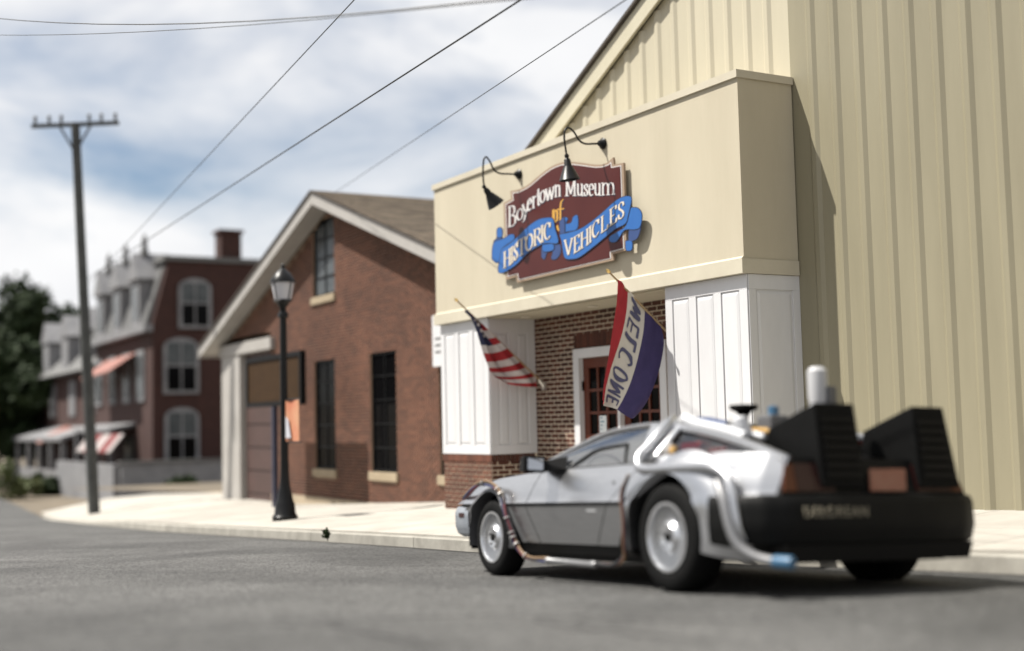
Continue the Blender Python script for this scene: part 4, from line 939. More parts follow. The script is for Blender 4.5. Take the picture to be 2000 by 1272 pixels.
def foliage(name, center, rad, n, size, m, par):
    c_ = np.array(center); clumps = []
    for k in range(26):
        v = rng.normal(size=3); v /= np.linalg.norm(v); clumps.append((c_ + v * np.array(rad) * rng.uniform(.3, .85), rng.uniform(.22, .42)))
    V_ = []; F_ = []
    for k in range(n):
        cc, s_ = clumps[k % len(clumps)]; v = rng.normal(size=3); v /= np.linalg.norm(v); p = cc + v * np.array(rad) * s_ * rng.uniform(.6, 1.05)
        a_ = rng.normal(size=3); a_ /= np.linalg.norm(a_); b2 = np.cross(a_, v + .01); b2 /= np.linalg.norm(b2); sz = size * rng.uniform(.6, 1.3)
        i0 = len(V_); V_ += [p - a_ * sz, p + b2 * sz * .5, p + a_ * sz, p - b2 * sz * .5]; F_.append((i0, i0 + 1, i0 + 2, i0 + 3))
    m_ = MB(); m_.add(V_, F_); return m_.build(name, m, par, recalc=False)
foliage('leaves', (WEED[1][0], WEED[1][1] - .02, WEED[1][2] + .05), (.065, .05, .085), 200, .024, M['leaf'], WEED[0])
m_ = MB(); m_.tube([tuple(WEED[1] - np.array([0, 0, .05])), tuple(WEED[1] + np.array([0, 0, .08]))], .006, 6); m_.build('stem', M['bark'], WEED[0])
def tree(label, pos, h_, rad, m, n=5000, group='trees at the end of the street'):
    t_ = thing('tree', label, 'tree', pos, group); x, y, z = pos
    m_ = MB(); m_.tube([(x, y, z - .5), (x + .1, y, z + h_ * .3), (x - .1, y + .1, z + h_ * .75)], [.42, .30, .12], 10)
    for k in range(6):
        an = k * 1.05; z0 = z + h_ * (.3 + .06 * k); m_.tube([(x, y, z0), (x + math.cos(an) * rad[0] * .35, y + math.sin(an) * rad[1] * .35, z0 + h_ * .1), (x + math.cos(an) * rad[0] * .7, y + math.sin(an) * rad[1] * .7, z0 + h_ * .24)], [.15, .1, .04], 6)
    m_.build('trunk', M['bark'], t_); foliage('crown', (x, y, z + h_ * .6), rad, n, .42, m, t_)
for lab, p, d, h_, rad in (('tall dark tree at the far left edge behind the porch house', (-60, 700), 96, 14.5, (6, 6, 6.4)), ('broad dark tree whose crown shows left of the utility pole', (60, 720), 100, 15.2, (6.2, 6, 6.8)), ('rounded dark tree lowest of the far left group', (-20, 760), 84, 9.5, (5.2, 5, 4.2))):
    P = atd(p, d); tree(lab, (P[0], P[1], -3.4), h_, rad, M['leaf'])
for lab, p, d, s_ in (('yellow green shrub at the far left edge of the street', (20, 945), 62, 1.5), ('small dark shrub against the white garden wall', (362, 955), 54, .8), ('low green shrub below the porch house', (95, 950), 66, 1.0)):
    P = atd(p, d); sh = thing('shrub', lab, 'shrub', (P[0], P[1], P[2] - s_), 'shrubs along the far street'); foliage('foliage', P, (s_, s_, s_ * .8), 900, .16, M['leaf2'] if s_ > 1 else M['leaf'], sh)
    m_ = MB(); m_.tube([(P[0], P[1], P[2] - s_ - .6), tuple(P)], .06, 6); m_.build('stem', M['bark'], sh)
lawn = MB(); lawn.add([(-54.0, 10.4, -2.30), (-40, 12.6, -2.06), (-40, 60, -2.06), (-54, 60, -2.3)], [(0, 1, 2, 3)]); lawn.build('verge', M['dirt'], kind='structure')

# ------------------------------------------------------------------ car
Hd = np.array([-.998, .041, -.053]); Hd /= np.linalg.norm(Hd); Lf = np.array([-.044, -.998, .045]); Lf -= Hd * Lf.dot(Hd); Lf /= np.linalg.norm(Lf); Upv = np.cross(Hd, Lf)
CO = np.array([-7.579, 5.71, -1.173])
car = bpy.data.objects.new('sports_car', None); COL.objects.link(car)
tag(car, 'low silver wedge sports car with black vents and hoses, parked nose to the left', 'car')
car.matrix_world = Matrix(((Hd[0], Lf[0], Upv[0], CO[0]), (Hd[1], Lf[1], Upv[1], CO[1]), (Hd[2], Lf[2], Upv[2], CO[2]), (0, 0, 0, 1)))
FX, FZ, FRr = 1.19, .298, .298
RX, RZc, RRr = -1.235, .335, .335
WX = [-2.12, -2.06, -1.98, -1.85, -1.6, -1.2, 1.0, 1.4, 1.7, 1.88, 1.98, 2.04]
WY = [.68, .735, .80, .862, .915, .93, .93, .925, .905, .87, .82, .70]
hw = lambda x: ip(x, WX, WY)
zsh = lambda x: ip(x, [-2.12, -2.0, -1.6, -1.2, -.85, .4, .8, 1.2, 1.6, 1.85, 2.04], [.79, .815, .84, .825, .80, .79, .775, .75, .695, .62, .548])
TZ0, TZ1 = .532, .556
def yside(x, z):
    w_ = hw(x)
    if z <= TZ1: return w_ - .062 * max(0, (TZ0 - z) / .265) ** 1.1
    k = (z - TZ1) / max(zsh(x) - TZ1, .02); return w_ - .012 - .088 * min(max(k, 0), 1.2) ** 1.4
def arch(x, ex=0):
    z = 0
    for (xc, zc, r_) in ((FX, FZ, .365 + ex), (RX, RZc, .41 + ex)):
        if abs(x - xc) < r_: z = max(z, zc + math.sqrt(r_ * r_ - (x - xc) ** 2))
    return z
def side_panel(mb_, xa, xb, z0, z1, nx=40, nz=6, off=0., sgn=1):
    """columns between two seams xa(z), xb(z), from z0(x) to z1(x), cut by the wheel arches"""
    cols = []
    for i in range(nx + 1):
        s = i / nx; xm = lerp(xa(.55), xb(.55), s); lo, hi = max(z0(xm), arch(xm)), z1(xm)
        if hi - lo < .004: cols.append(None); continue
        col = []
        for j in range(nz + 1):
            z = lerp(lo, hi, j / nz); x = lerp(xa(z), xb(z), s); col.append((x, sgn * (yside(x, z) + off), z))
        cols.append(col)
    for a, b_ in zip(cols[:-1], cols[1:]):
        if a is None or b_ is None: continue
        mb_.add(a + b_, [(j, j + 1, j + 1 + nz + 1, j + nz + 1) for j in range(nz)])
seamF = lambda z: ip(z, [.25, .545, .80], [.43, .565, .47])
seamR = lambda z: ip(z, [.25, .545, .80], [-.34, -.585, -.87])
g_ = .005
c = lambda v: (lambda *_: v)
def welded(mb_):
    return mb_
def weld(o_):
    bm = bmesh.new(); bm.from_mesh(o_.data); bmesh.ops.remove_doubles(bm, verts=bm.verts, dist=.0005); bmesh.ops.recalc_face_normals(bm, faces=bm.faces); bm.to_mesh(o_.data); bm.free()
    o_.data.polygons.foreach_set('use_smooth', [True] * len(o_.data.polygons)); o_.data.set_sharp_from_angle(angle=math.radians(30)); return o_
for sg in (1, -1):
    for nm, xa, xb in (('front_fender', lambda z: seamF(z) + g_, c(2.0)), ('door', lambda z: seamR(z) + g_, lambda z: seamF(z) - g_), ('rear_quarter', c(-2.07), lambda z: seamR(z) - g_)):
        m_ = MB(); n_ = 110 if nm != 'door' else 30
        xlo = c(-1.88) if nm == 'rear_quarter' else xa
        xhi = c(1.62) if nm == 'front_fender' else xb
        side_panel(m_, xa, xb, c(TZ1), zsh, n_, 8, 0, sg)
        side_panel(m_, xlo, xhi, c(.268), c(TZ0), n_, 6, 0, sg)
        po = weld(m_.build(nm, M['steel'], car))
        if nm == 'door' and sg == 1:
            h_ = MB(); h_.box((-.43, .905, .488), (-.30, .925, .524)); h_.build('handle', M['steel_bright'], po, bevel=.006)
            h_ = MB(); h_.lathe([(.013, 0), (.013, .004)], (-.60, yside(-.60, .68), .68), (0, 1, 0), 10); h_.build('lock', M['alloy_dark'], po)
    # underlay that shows in the seams
    m_ = MB(); side_panel(m_, c(-1.98), c(1.56), c(.20), lambda x: min(.77, zsh(x) - .02), 120, 3, -.018, sg); weld(m_.build('inner_shell', M['trim_black'], car))
    # trim strip
    m_ = MB(); xs_ = np.linspace(-2.0, 1.66, 90); vs = []
    for i in range(len(xs_) - 1):
        x0_, x1_ = xs_[i], xs_[i + 1]
        if arch(x0_) > TZ0 or arch(x1_) > TZ0: continue
        q = []
        for x in (x0_, x1_):
            y = yside(x, TZ0); q += [(x, sg * (y - .01), TZ0 - .003), (x, sg * (y + .009), TZ0 - .003), (x, sg * (y + .009), TZ1 + .001), (x, sg * (y - .012), TZ1 + .001)]
        m_.add(q, [(0, 1, 5, 4), (1, 2, 6, 5), (2, 3, 7, 6)])
    weld(m_.build('side_trim', M['trim_black'], car))
    # rocker
    m_ = MB(); m_.grid(lambda u, v: (lerp(-.82, .82, u), sg * lerp(.80, .835, v), lerp(.155, .268, v)), 2, 2); m_.build('rocker_panel', M['trim_black'], car, sol=.03)
    # flares
    for (xc, zc, r_, w0, w1, mm, nm) in ((FX, FZ, .352, .018, .05, M['alloy_dark'], 'front_flare'), (RX, RZc, .395, .03, .115, M['steel'], 'rear_flare')):
        prof_n = 6; rings = []; m_ = MB()
        for i in range(41):
            an = math.radians(lerp(-12, 192, i / 40)); rear_side = max(0, -math.cos(an)) if nm == 'rear_flare' else 0
            ww = w1 + .15 * rear_side; ring = []
            for j in range(prof_n + 1):
                k = j / prof_n; rr_ = r_ + ww * k; x = xc + rr_ * math.cos(an); z = max(zc + rr_ * math.sin(an), .20)
                zz = min(max(z, .20), zsh(x)); y0_ = yside(x, zz); bulge = w0 * math.cos(k * math.pi / 2) ** .8 + .004
                ring.append((x, sg * (max(y0_, .90) * (1 - k) + y0_ * k + bulge), z))
            ring.insert(0, (ring[0][0], sg * .80, ring[0][2])); rings.append(ring)
        nn = prof_n + 2
        m_.add([p for r_2 in rings for p in r_2], [(i * nn + j, i * nn + j + 1, (i + 1) * nn + j + 1, (i + 1) * nn + j) for i in range(40) for j in range(nn - 1)])
        weld(m_.build(nm, mm, car))
    # wheel well liner
    for (xc, zc, r_) in ((FX, FZ, .375), (RX, RZc, .42)):
        m_ = MB(); m_.grid(lambda u, v: (xc + r_ * math.cos(math.radians(lerp(-15, 195, u))), sg * lerp(.55, .895, v), zc + r_ * math.sin(math.radians(lerp(-15, 195, u)))), 24, 1); m_.build('wheel_well', M['trim_black'], car, smooth=True)
# inner tub
m_ = MB(); m_.box((-2.0, -.62, .19), (1.8, .62, .50)); m_.box((-.78, -.80, .16), (.78, .80, .50)); m_.build('floor_pan', M['trim_black'], car)
# hood, nose
def topz(x, y):
    w_ = yside(x, zsh(x)); k = min(abs(y) / w_, 1); return zsh(x) + (.045 if x < 1.6 else ip(x, [1.6, 2.04], [.045, .01])) * (1 - k ** 2.2)
m_ = MB(); m_.grid(lambda u, v: (lambda x: (x, lerp(-1, 1, v) * yside(x, zsh(x)), topz(x, lerp(-1, 1, v) * yside(x, zsh(x)))))(lerp(.56, 2.03, u)), 24, 20); weld(m_.build('hood', M['steel'], car))
m_ = MB()
def nose(u, v):
    prof = [(-.05, .29), (.0, .32), (.022, .375), (.026, .49), (.004, .535), (-.05, .553), (-.16, .556)]
    t_ = v * (len(prof) - 1); i = min(int(t_), len(prof) - 2); f_ = t_ - i; d, z = lerp(prof[i][0], prof[i + 1][0], f_), lerp(prof[i][1], prof[i + 1][1], f_)
    path = [(1.57, .888), (1.72, .884), (1.86, .868), (1.97, .81), (2.05, .66), (2.10, .33), (2.115, 0)]; path = path + [(x, -y) for x, y in path[:-1][::-1]]
    tt = u * (len(path) - 1); i = min(int(tt), len(path) - 2); f_ = tt - i; x, y = lerp(path[i][0], path[i + 1][0], f_), lerp(path[i][1], path[i + 1][1], f_)
    nx, ny = x - 1.2, y; L_ = math.hypot(nx, ny); return (x + d * nx / L_, y + d * ny / L_, z)
m_.grid(nose, 48, 18); weld(m_.build('front_bumper', M['front_reflect_grey'], car))
m_ = MB(); m_.grid(lambda u, v: (lambda y: (lerp(1.98, 1.58, (abs(y) / .86) ** 3) - .16 * (1 - v), y, lerp(.20, .33, v)))(lerp(-.86, .86, u)), 24, 3); m_.build('air_dam', M['trim_black'], car, sol=.02)
for sg in (1, -1):
    m_ = MB(); m_.box((1.86, sg * .62 - .14, .50), (2.00, sg * .62 + .14, .575)); m_.build('headlight', M['dark_glass'], car)
    m_ = MB(); m_.box((1.66, sg * .905 - .012, .45), (1.76, sg * .905 + .006, .485)); m_.build('side_marker', M['tail_red'], car)
# greenhouse
AB = lambda sg: [np.array(p) * np.array([1, sg, 1]) for p in [(.70, .80, .79), (.35, .70, .92), (.0, .60, 1.035), (-.12, .575, 1.055)]]
rail = [(.66, .815, .79), (.36, .715, .905), (.12, .64, .99), (-.04, .598, 1.035), (-.2, .585, 1.055), (-.5, .58, 1.068), (-.78, .585, 1.062)]
cpil = [(-.78, .585, 1.062), (-1.1, .60, 1.012), (-1.5, .625, .935), (-1.80, .645, .862), (-1.97, .64, .808), (-2.05, .62, .775)]
RAIL = spline(rail, 8); CP = spline(cpil, 8)
belt = lambda x: np.array([x, yside(x, zsh(x)) - .004, zsh(x) + .003])
for sg in (1, -1):
    S = np.array([1, sg, 1])
    m_ = MB(); m_.tube([p * S for p in RAIL], .022, 8, rect=(1.4, .9)); m_.build('roof_rail', M['steel'], car, smooth=True)
    m_ = MB(); m_.tube([(p + np.array([-.012, .014, -.03])) * S for p in RAIL[:-6]], .011, 6); m_.build('window_gasket', M['trim_black'], car, smooth=True)
    m_ = MB(); m_.tube([p * S for p in CP], .036, 8, rect=(1.2, .9)); m_.build('rear_pillar', M['steel'], car, smooth=True)
    # side glass between belt and rail
    gl_ = MB(); RN = 30
    def sg_pt(u, v):
        xb = lerp(.58, -.83, u); pb_ = belt(xb); k = lerp(.04, .93, u ** .9); pr = RAIL[min(int(k * (len(RAIL) - 1)), len(RAIL) - 1)]
        q = pb_ * (1 - v) + pr * v + np.array([0, .03 * math.sin(math.pi * v), 0]); return tuple(q * S)
    gl_.grid(sg_pt, RN, 6); gl_.build('side_window', M['car_glass'], car, smooth=True)
    fr_ = MB(); fr_.tube([np.array(sg_pt(u, .04)) + np.array([0, .006 * sg, 0]) for u in np.linspace(0, .33, 5)] [:0] or [np.array(sg_pt(u, v)) + np.array([0, .008 * sg, 0]) for (u, v) in ((.36, .02), (.44, .22), (.50, .36), (.56, .46), (.62, .50), (.74, .52), (.86, .53), (.87, .40), (.88, .02))], .0085, 6); fr_.build('window_divider', M['trim_black'], car, smooth=True)
    fr_ = MB(); fr_.tube([np.array(sg_pt(u, .01)) + np.array([0, .004 * sg, 0]) for u in np.linspace(0.05, 1, 14)], .007, 6); fr_.build('belt_gasket', M['alloy_dark'], car)
    # b pillar
    m_ = MB(); q = [belt(-.80) * S, belt(-1.0) * S, np.array(cpil[1]) * S, np.array(rail[-1]) * S, np.array(rail[-2]) * S]
    m_.add([belt(-.82) * S, belt(-.98) * S, np.array([-.93, .62, 1.035]) * S, np.array([-.66, .60, 1.055]) * S], [(0, 1, 2, 3)]); m_.build('b_pillar', M['steel'], car, sol=.02)
    # quarter: shoulder shelf plus dark window
    def qtr(u, v):
        x = lerp(-.97, -2.06, u); a = belt(x); k = u; pr = CP[min(int((.12 + .88 * u) * (len(CP) - 1)), len(CP) - 1)]
        return tuple((a * (1 - v) + pr * v) * S)
    m_ = MB(); m_.grid(lambda u, v: qtr(lerp(.66, 1, u), v), 12, 6); m_.grid(lambda u, v: qtr(lerp(0, .66, u), v * .12), 12, 1); weld(m_.build('quarter_panel', M['steel'], car))
    m_ = MB(); m_.grid(lambda u, v: qtr(lerp(.0, .66, u), lerp(.12, 1, v)), 14, 4); m_.build('quarter_window', M['car_glass_dark'], car, smooth=True)
    # mirror
    b0 = np.array([.30, .875, .80]); m_ = MB()
    m_.hexa([p * S for p in [np.array(q_) for q_ in ((.20, .955, .765), (.20, 1.13, .77), (.33, 1.11, .78), (.33, .96, .775), (.19, .955, .885), (.19, 1.135, .895), (.30, 1.11, .88), (.31, .96, .875))]])
    mo = m_.build('wing_mirror', M['trim_black'], car, bevel=.012)
    m_ = MB(); m_.add([np.array(p) * S for p in ((.1905, .982, .786), (.1905, 1.105, .790), (.1825, 1.108, .872), (.1825, .982, .865))], [(0, 1, 2, 3)]); m_.build('mirror_glass', M['mirror_glass'], mo)
    m_ = MB(); m_.hexa([np.array(p) * S for p in ((.10, .845, .785), (.22, .975, .77), (.30, .975, .78), (.42, .845, .79), (.14, .80, .89), (.22, .975, .85), (.28, .97, .85), (.30, .80, .87))]); m_.build('mirror_arm', M['trim_black'], mo, bevel=.008)
m_ = MB(); m_.grid(lambda u, v: (lambda y: (lerp(-.06, -.80, u), y, 1.058 + .028 * (1 - (y / .6) ** 2)))(lerp(-.57, .57, v)), 6, 12); m_.build('roof', M['steel'], car, smooth=True, sol=.02)
m_ = MB()
def ws(u, v):
    y = lerp(-1, 1, u); p0_ = np.array([lerp(.84, .64, y * y), y * .80, .80 + .02 * (1 - y * y)]); p1_ = np.array([lerp(-.04, -.10, y * y), y * .58, 1.062 + .024 * (1 - y * y)]); q = p0_ * (1 - v) + p1_ * v; q[2] += .03 * math.sin(math.pi * v); return tuple(q)
m_.grid(ws, 14, 8); m_.build('windscreen', M['car_glass'], car, smooth=True)
# cabin
m_ = MB(); m_.grid(lambda u, v: (lerp(-.08, -.78, u), lerp(-.55, .55, v), 1.030), 2, 2); m_.build('headliner', M['seat'], car)
for y in (-.36, .36):
    m_ = MB(); m_.box((-.55, y - .24, .50), (-.02, y + .24, .58)); m_.hexa([(-.70, y - .22, .52), (-.52, y - .22, .52), (-.52, y + .22, .52), (-.70, y + .22, .52), (-.82, y - .17, .95), (-.72, y - .17, .95), (-.72, y + .17, .95), (-.82, y + .17, .95)]); m_.build('seat', M['seat'], car, bevel=.03)
m_ = MB(); m_.tube([(.32 + .05 * math.sin(a_), .36 + .18 * math.cos(a_), .74 + .17 * math.sin(a_)) for a_ in np.linspace(0, 2 * math.pi, 25)], .014, 8); m_.build('steering_wheel', M['trim_black'], car)
m_ = MB(); m_.box((.40, -.78, .50), (.78, .78, .79)); m_.build('dashboard', M['alloy_dark'], car, bevel=.03)
m_ = MB(); m_.box((-.98, -.78, .50), (-.90, .78, .86)); m_.build('rear_bulkhead', M['alloy_dark'], car)
for sg in (1, -1):
    m_ = MB(); m_.box((-1.32, sg * .66 - .08, .84), (-1.10, sg * .66 + .04, .92)); m_.build('coil_housing', M['red_part'], car, bevel=.015)
    m_ = MB(); m_.box((-1.52, sg * .60 - .05, .80), (-1.33, sg * .60 + .05, .88)); m_.build('coil_housing', M['red_part'], car, bevel=.015)
    m_ = MB(); m_.lathe([(.03, 0), (.045, .04), (.03, .10), (.0, .12)], (-1.04, sg * .74, .82), n=10); m_.build('fitting', M['clip'], car, smooth=True)
    m_ = MB(); m_.lathe([(.025, 0), (.03, .05), (.02, .07)], (-1.12, sg * .76, .83), n=10); m_.build('fitting', M['cable_yellow'], car, smooth=True)
# engine deck with slats
def deckz(x): return float(np.interp(-x, [.78, 1.1, 1.5, 1.85, 2.05], [1.05, .985, .90, .82, .765]))
m_ = MB(); m_.grid(lambda u, v: (lerp(-.79, -2.05, u), lerp(-.60, .60, v), deckz(lerp(-.79, -2.05, u)) - .03), 8, 2); dk = m_.build('engine_deck', M['trim_black'], car)
for k in range(6):
    x = -.92 - k * .13; m_ = MB(); m_.box((x - .05, -.54, deckz(x) - .015), (x + .03, .54, deckz(x) + .002)); m_.build('slat', M['box_black'], dk)
# tail panel, lights, bumper
m_ = MB(); m_.hexa([(-2.10, -.72, .57), (-2.10, .72, .57), (-1.9, .72, .57), (-1.9, -.72, .57), (-2.045, -.635, .79), (-2.045, .635, .79), (-1.9, .66, .79), (-1.9, -.66, .79)]); m_.build('tail_panel', M['trim_black'], car)
for sg in (1, -1):
    for k, (ya, yb, mm) in enumerate(((.60, .70, 'amber'), (.46, .595, 'tail_red'), (.32, .455, 'tail_red'))):
        m_ = MB(); m_.hexa([(-2.105, sg * ya, .60), (-2.105, sg * yb, .60), (-2.09, sg * yb, .60), (-2.09, sg * ya, .60), (-2.065, sg * ya, .76), (-2.065, sg * min(yb, .655), .76), (-2.05, sg * min(yb, .655), .76), (-2.05, sg * ya, .76)]); m_.build('tail_light', M[mm], car)
m_ = MB(); m_.box((-2.128, -.21, .60), (-2.112, .07, .73)); m_.build('number_plate', M['plate'], car, bevel=.004)
m_ = MB()
def bump(u, v):
    prof = [(-.02, .585), (.022, .576), (.040, .54), (.044, .40), (.022, .31), (-.03, .285)]
    t_ = v * (len(prof) - 1); i = min(int(t_), len(prof) - 2); f_ = t_ - i; d, z = lerp(prof[i][0], prof[i + 1][0], f_), lerp(prof[i][1], prof[i + 1][1], f_)
    path = [(-1.70, .912), (-1.84, .895), (-1.95, .855), (-2.04, .785), (-2.10, .66), (-2.13, .4), (-2.135, 0)]; path = path + [(x, -y) for x, y in path[:-1][::-1]]
    tt = u * (len(path) - 1); i = min(int(tt), len(path) - 2); f_ = tt - i; x, y = lerp(path[i][0], path[i + 1][0], f_), lerp(path[i][1], path[i + 1][1], f_)
    nx, ny = x + 1.2, y; L_ = math.hypot(nx, ny); return (x + d * nx / L_, y + d * ny / L_, z)
m_.grid(bump, 48, 15); bumper = weld(m_.build('rear_bumper', M['bumper_grey'], car))
fc = bpy.data.curves.new('bumper_text', 'FONT'); fc.body = 'DELOREAN'; fc.size = .085; fc.extrude = .003; fc.space_character = 1.15
fo = bpy.data.objects.new('bumper_text', fc); COL.objects.link(fo); dg_ = bpy.context.evaluated_depsgraph_get(); me = bpy.data.meshes.new_from_object(fo.evaluated_get(dg_)); bpy.data.objects.remove(fo)
me.materials.clear(); me.materials.append(M['letter']); to = bpy.data.objects.new('lettering', me); COL.objects.link(to); to.parent = bumper
to.matrix_local = Matrix(((0, 0, -1, -2.176), (-1, 0, 0, .62), (0, 1, 0, .455), (0, 0, 0, 1)))
m_ = MB(); m_.hexa([(-2.12, -.70, .20), (-2.12, .70, .20), (-1.7, .66, .20), (-1.7, -.66, .20), (-2.14, -.72, .30), (-2.14, .72, .30), (-1.7, .70, .30), (-1.7, -.70, .30)]); m_.build('lower_valance', M['trim_black'], car)
# twin black vent boxes (plain)
def vent(y0, y1, t0, t1, z1):
    b4 = [(-2.13, y0, .60), (-2.13, y1, .60), (-1.62, y1 + .02 * (1 if y1 > y0 else -1), .80), (-1.62, y0, .80)]
    m_ = MB(); m_.hexa([(-2.12, y0, .62), (-2.12, y1, .62), (-1.60, y1, .80), (-1.60, y0, .80), (-2.09, t0, z1), (-2.09, t1, z1), (-1.66, t1, .985), (-1.66, t0, .985)]); v_ = m_.build('vent_box', M['box_black'], car, bevel=.01)
    for k in range(7):
        f_ = (k + .7) / 8; z = lerp(.66, z1 - .03, f_); xx = lerp(-2.125, -2.095, f_); a, b_ = lerp(y0, t0, f_), lerp(y1, t1, f_); w_ = b_ - a
        s_ = MB(); s_.box((xx - .014, min(a + w_ * .1, b_ - w_ * .1), z - .014), (xx - .002, max(a + w_ * .1, b_ - w_ * .1), z + .014)); s_.build('vent_slat', M['trim_black'], v_)
    for sx_ in (0, 1):
        pass
vent(.09, .42, .14, .44, 1.115); vent(-.66, -.33, -.58, -.32, 1.115)
# canister, deck equipment (plain)
m_ = MB(); m_.lathe([(.075, 0), (.075, .03), (.054, .05), (.062, .10), (.062, .26), (.042, .285), (.0, .29)], (-1.62, 0, 1.10), n=20); cn = m_.build('canister', M['can_white'], car, smooth=True)
m_ = MB(); m_.box((-1.70, -.085, 1.14), (-1.655, -.02, 1.26)); m_.build('latch', M['alloy_dark'], cn, bevel=.006)
m_ = MB(); m_.lathe([(.12, 0), (.12, .12), (.09, .20)], (-1.62, 0, .90), n=16); m_.build('canister_base', M['alloy_dark'], car, smooth=True)
m_ = MB(); m_.lathe([(.03, 0), (.03, .10), (.05, .13), (.095, .15), (.095, .175), (.0, .18)], (-1.02, .12, 1.01), n=18); m_.build('fan_cap', M['box_black'], car, smooth=True)
m_ = MB(); m_.lathe([(.035, -.02), (.04, 0), (.0, .015)], (-1.0, .20, 1.07), (0, 1, 0), 14); m_.build('fitting', M['clip'], car)
m_ = MB(); m_.tube([(-.86, .42, 1.085), (-1.02, .40, 1.075), (-1.18, .38, 1.04)], .024, 8); m_.build('hose', M['navy_part'], car, smooth=True)
m_ = MB(); m_.lathe([(.035, 0), (.035, .05), (.0, .06)], (-1.45, .22, 1.09), n=12); m_.build('filler_cap', M['blue_part'], car, smooth=True)
m_ = MB(); m_.box((-1.52, .16, .94), (-1.38, .30, 1.085)); m_.build('deck_unit', M['alloy_dark'], car, bevel=.012)
m_ = MB(); m_.lathe([(.05, 0), (.055, .03), (.05, .12), (.0, .14)], (-1.42, .42, .95), (.2, .3, 1), 14); m_.build('fitting', M['pale_grey'], car, smooth=True)
m_ = MB(); m_.tube([(-1.25, .45, 1.01), (-1.40, .40, .98), (-1.55, .38, .94)], .022, 8); m_.build('hose', M['pale_grey'], car, smooth=True)
m_ = MB(); m_.tube([(-1.30, .30, 1.0), (-1.50, .34, .985), (-1.62, .30, .96)], .018, 8); m_.build('hose', M['cable_yellow'], car, smooth=True)
m_ = MB(); m_.tube([(-.88, .50, 1.10), (-1.05, .53, 1.055), (-1.35, .55, 1.0), (-1.6, .56, .94)], .030, 8); m_.build('hose', M['pale_grey'], car, smooth=True)
m_ = MB(); m_.box((-.92, .34, 1.07), (-.80, .50, 1.11)); m_.build('deck_unit', M['can_white'], car, bevel=.01)
for sg in (1, -1):
    S = np.array([1, sg, 1])
    # pale conduit: hoop behind the door, run along the quarter, drop behind the wheel
    pth = [(-.84, .56, 1.095), (-.88, .63, 1.06), (-.90, .72, .99), (-.90, .80, .91), (-.90, .875, .84), (-.945, .905, .775), (-1.05, .912, .752), (-1.3, .912, .752), (-1.55, .905, .752), (-1.72, .90, .742), (-1.84, .895, .69), (-1.90, .905, .59), (-1.93, .91, .46), (-1.94, .89, .36), (-1.94, .82, .30)]
    if sg < 0: pth = pth[:5] + [(-.92, .84, .79)]
    m_ = MB(); m_.tube([np.array(p) * S for p in spline(pth, 6)], .033, 12); m_.build('conduit', M['steel'], car, smooth=True)
    m_ = MB(); m_.tube([np.array(p) * S for p in spline([(-.99, .62, 1.03), (-1.01, .69, .97), (-1.01, .76, .90), (-1.00, .81, .84)], 6)], .021, 10); m_.build('inner_conduit', M['steel_bright'], car, smooth=True)
    if sg > 0:
        m_ = MB(); m_.tube([np.array(p) * S for p in spline([(-1.80, .93, .66), (-1.88, .95, .55), (-1.93, .95, .40), (-1.98, .93, .30), (-2.08, .88, .235), (-2.22, .80, .205)], 6)], .030, 10); m_.build('lower_pipe', M['pipe_grey'], car, smooth=True)
        m_ = MB(); m_.lathe([(.034, 0), (.038, .02), (.038, .12), (.022, .13)], np.array([-2.16, .83, .215]) * S, (-.95, -.3 * sg, -.05), 14); m_.build('pipe_nozzle', M['blue_part'] if sg > 0 else M['pipe_grey'], car, smooth=True)
    # cable bundle round the front arch and down to the rocker
    basep = [(1.80, .845, .605), (1.60, .905, .64), (1.42, .93, .69), (1.28, .945, .715), (1.14, .95, .712), (1.00, .955, .68), (.90, .96, .625), (.845, .965, .55), (.815, .96, .47), (.775, .945, .36), (.73, .93, .27), (.64, .915, .19), (.52, .905, .152), (.36, .90, .148), (.26, .90, .148)]
    for k, (mm, dx, dz) in enumerate((('cable_black', 0, 0), ('cable_tan', .006, .014), ('cable_red', -.012, -.010), ('cable_blue', .012, -.006))):
        P = [(np.array(p) + np.array([dx + .004 * math.sin(i * 1.7 + k), .004 * math.cos(i * 2.1 + k), dz + .004 * math.sin(i * 1.3 + 2 * k)])) * S for i, p in enumerate(basep)]
        m_ = MB(); m_.tube(spline(P, 5), .0105, 8); m_.build('cable', M[mm], car, smooth=True)
    SP_ = spline(basep, 5)
    for i in (17, 27, 30, 41, 46, 48, 51, 57):
        p = SP_[i] * S; d_ = (SP_[i + 1] - SP_[i]) * S; m_ = MB(); m_.lathe([(.024, -.005), (.026, -.005), (.026, .005), (.024, .005)], p, d_, 12); m_.build('cable_clip', M['clip'], car)
    m_ = MB(); m_.lathe([(.016, 0), (.026, .01), (.026, .04), (.022, .045), (.022, .62), (.026, .63), (.026, .66), (.018, .68)], np.array([.30, .90, .147]) * S, (-1, 0, -.012), 14); m_.build('side_pipe', M['pipe_grey'], car, smooth=True)
    for k, mm in enumerate(('cable_tan', 'cable_red', 'cable_black')):
        P = [np.array(p) * S for p in ((-.40, .90, .145), (-.62, .90 + .006 * k, .148), (-.74, .905, .19 + .01 * k), (-.77 - .012 * k, .925, .30), (-.80 - .012 * k, .945, .45), (-.80 - .01 * k, .955, .60), (-.90, .96, .72))]
        m_ = MB(); m_.tube(spline(P, 5), .012, 8); m_.build('cable', M[mm], car, smooth=True)
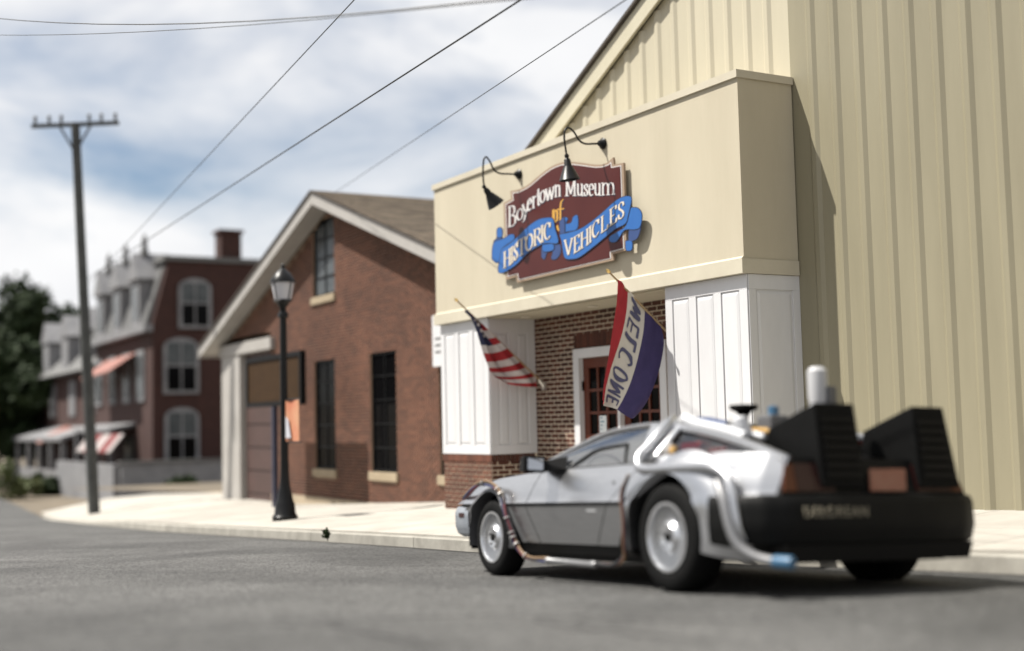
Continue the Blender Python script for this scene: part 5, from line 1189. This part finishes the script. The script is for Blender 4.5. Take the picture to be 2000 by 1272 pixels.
# wheels
def make_wheel(R_, wid, rim_r):
    """wheel about the y axis, outer face towards +y"""
    parts = []
    m_ = MB(); hw_ = wid / 2
    m_.lathe([(rim_r, -hw_ + .01), (R_ - .04, -hw_), (R_ - .012, -hw_ + .02), (R_, -hw_ + .05), (R_, hw_ - .05), (R_ - .012, hw_ - .02), (R_ - .035, hw_ - .002), (rim_r + .025, hw_ + .004), (rim_r + .004, hw_ - .006), (rim_r - .005, hw_ - .03), (rim_r - .012, -hw_ + .02)], (0, 0, 0), (0, 1, 0), 56, c0=False)
    parts.append(('tyre', m_, 'rubber'))
    m_ = MB(); m_.lathe([(rim_r + .003, hw_ - .012), (rim_r + .002, hw_ + .001), (rim_r - .012, hw_ + .001), (rim_r - .018, hw_ - .010), (rim_r - .022, hw_ - .05), (rim_r - .022, hw_ - .07), (.02, hw_ - .072)], (0, 0, 0), (0, 1, 0), 56, c0=False)
    parts.append(('rim', m_, 'alloy'))
    m_ = MB(); m_.lathe([(rim_r - .024, hw_ - .060), (.0, hw_ - .058)], (0, 0, 0), (0, 1, 0), 40); parts.append(('barrel_shadow', m_, 'trim_black'))  # black disc added as the shade seen between the spokes
    m_ = MB()
    for k in range(40):
        a_ = 2 * math.pi * k / 40; ca_, sa_ = math.cos(a_), math.sin(a_); tx, tz = -sa_, ca_
        for (ra, rb, wa, wb, ya, yb) in ((.085, rim_r - .015, .0030, .0065, hw_ - .030, hw_ - .012),):
            P = []
            for (r_2, w_2, y_2) in ((ra, wa, ya), (rb, wb, yb)):
                for dy in (0, -.022):
                    for s in (-1, 1): P.append((r_2 * ca_ + s * w_2 * tx, y_2 + dy, r_2 * sa_ + s * w_2 * tz))
            m_.add(P, [(0, 1, 5, 4), (2, 6, 7, 3), (0, 4, 6, 2), (1, 3, 7, 5)])
    parts.append(('spokes', m_, 'alloy'))
    m_ = MB(); m_.lathe([(.125, hw_ - .045), (.095, hw_ - .024), (.082, hw_ - .012), (.078, hw_ - .008), (.055, hw_ - .012), (.04, hw_ - .016)], (0, 0, 0), (0, 1, 0), 32, c0=False); parts.append(('hub', m_, 'alloy'))
    m_ = MB(); m_.lathe([(.030, hw_ - .02), (.028, hw_ - .006), (.0, hw_ - .005)], (0, 0, 0), (0, 1, 0), 20); parts.append(('centre_cap', m_, 'trim_black'))
    for k in range(4):
        a_ = math.pi / 4 + k * math.pi / 2; m_ = MB(); m_.lathe([(.010, 0), (.010, .008), (.006, .012)], (.056 * math.cos(a_), hw_ - .013, .056 * math.sin(a_)), (0, 1, 0), 8); parts.append(('lug_nut', m_, 'alloy_dark'))
    out = []
    for nm, mb_, mm in parts:
        o_ = mb_.build(nm, M[mm], None, smooth=(nm != 'spokes')); out.append((nm, o_.data)); bpy.data.objects.remove(o_)
    return out
for (R_, wid, rim_r, x, z, yo) in ((FRr, .195, .195, FX, FZ, .80), (RRr, .235, .21, RX, RZc, .795)):
    pr = make_wheel(R_, wid, rim_r)
    for sg in (1, -1):
        wh = linked('wheel', pr[1][1], car, (x, sg * yo, z), (1, 1, 1), (0, .3, 0 if sg > 0 else math.pi))
        for i, (nm, me_) in enumerate(pr):
            if i != 1: linked(nm, me_, wh)
bpy.context.view_layer.update()

# ------------------------------------------------------------------ put each thing's origin at its base
for o_, loc in ROOTS:
    L_ = Vector([float(v) for v in loc]); o_.location = L_
    for ch in o_.children: ch.matrix_parent_inverse = Matrix.Translation(-L_)
    if 'base' in o_: del o_['base']
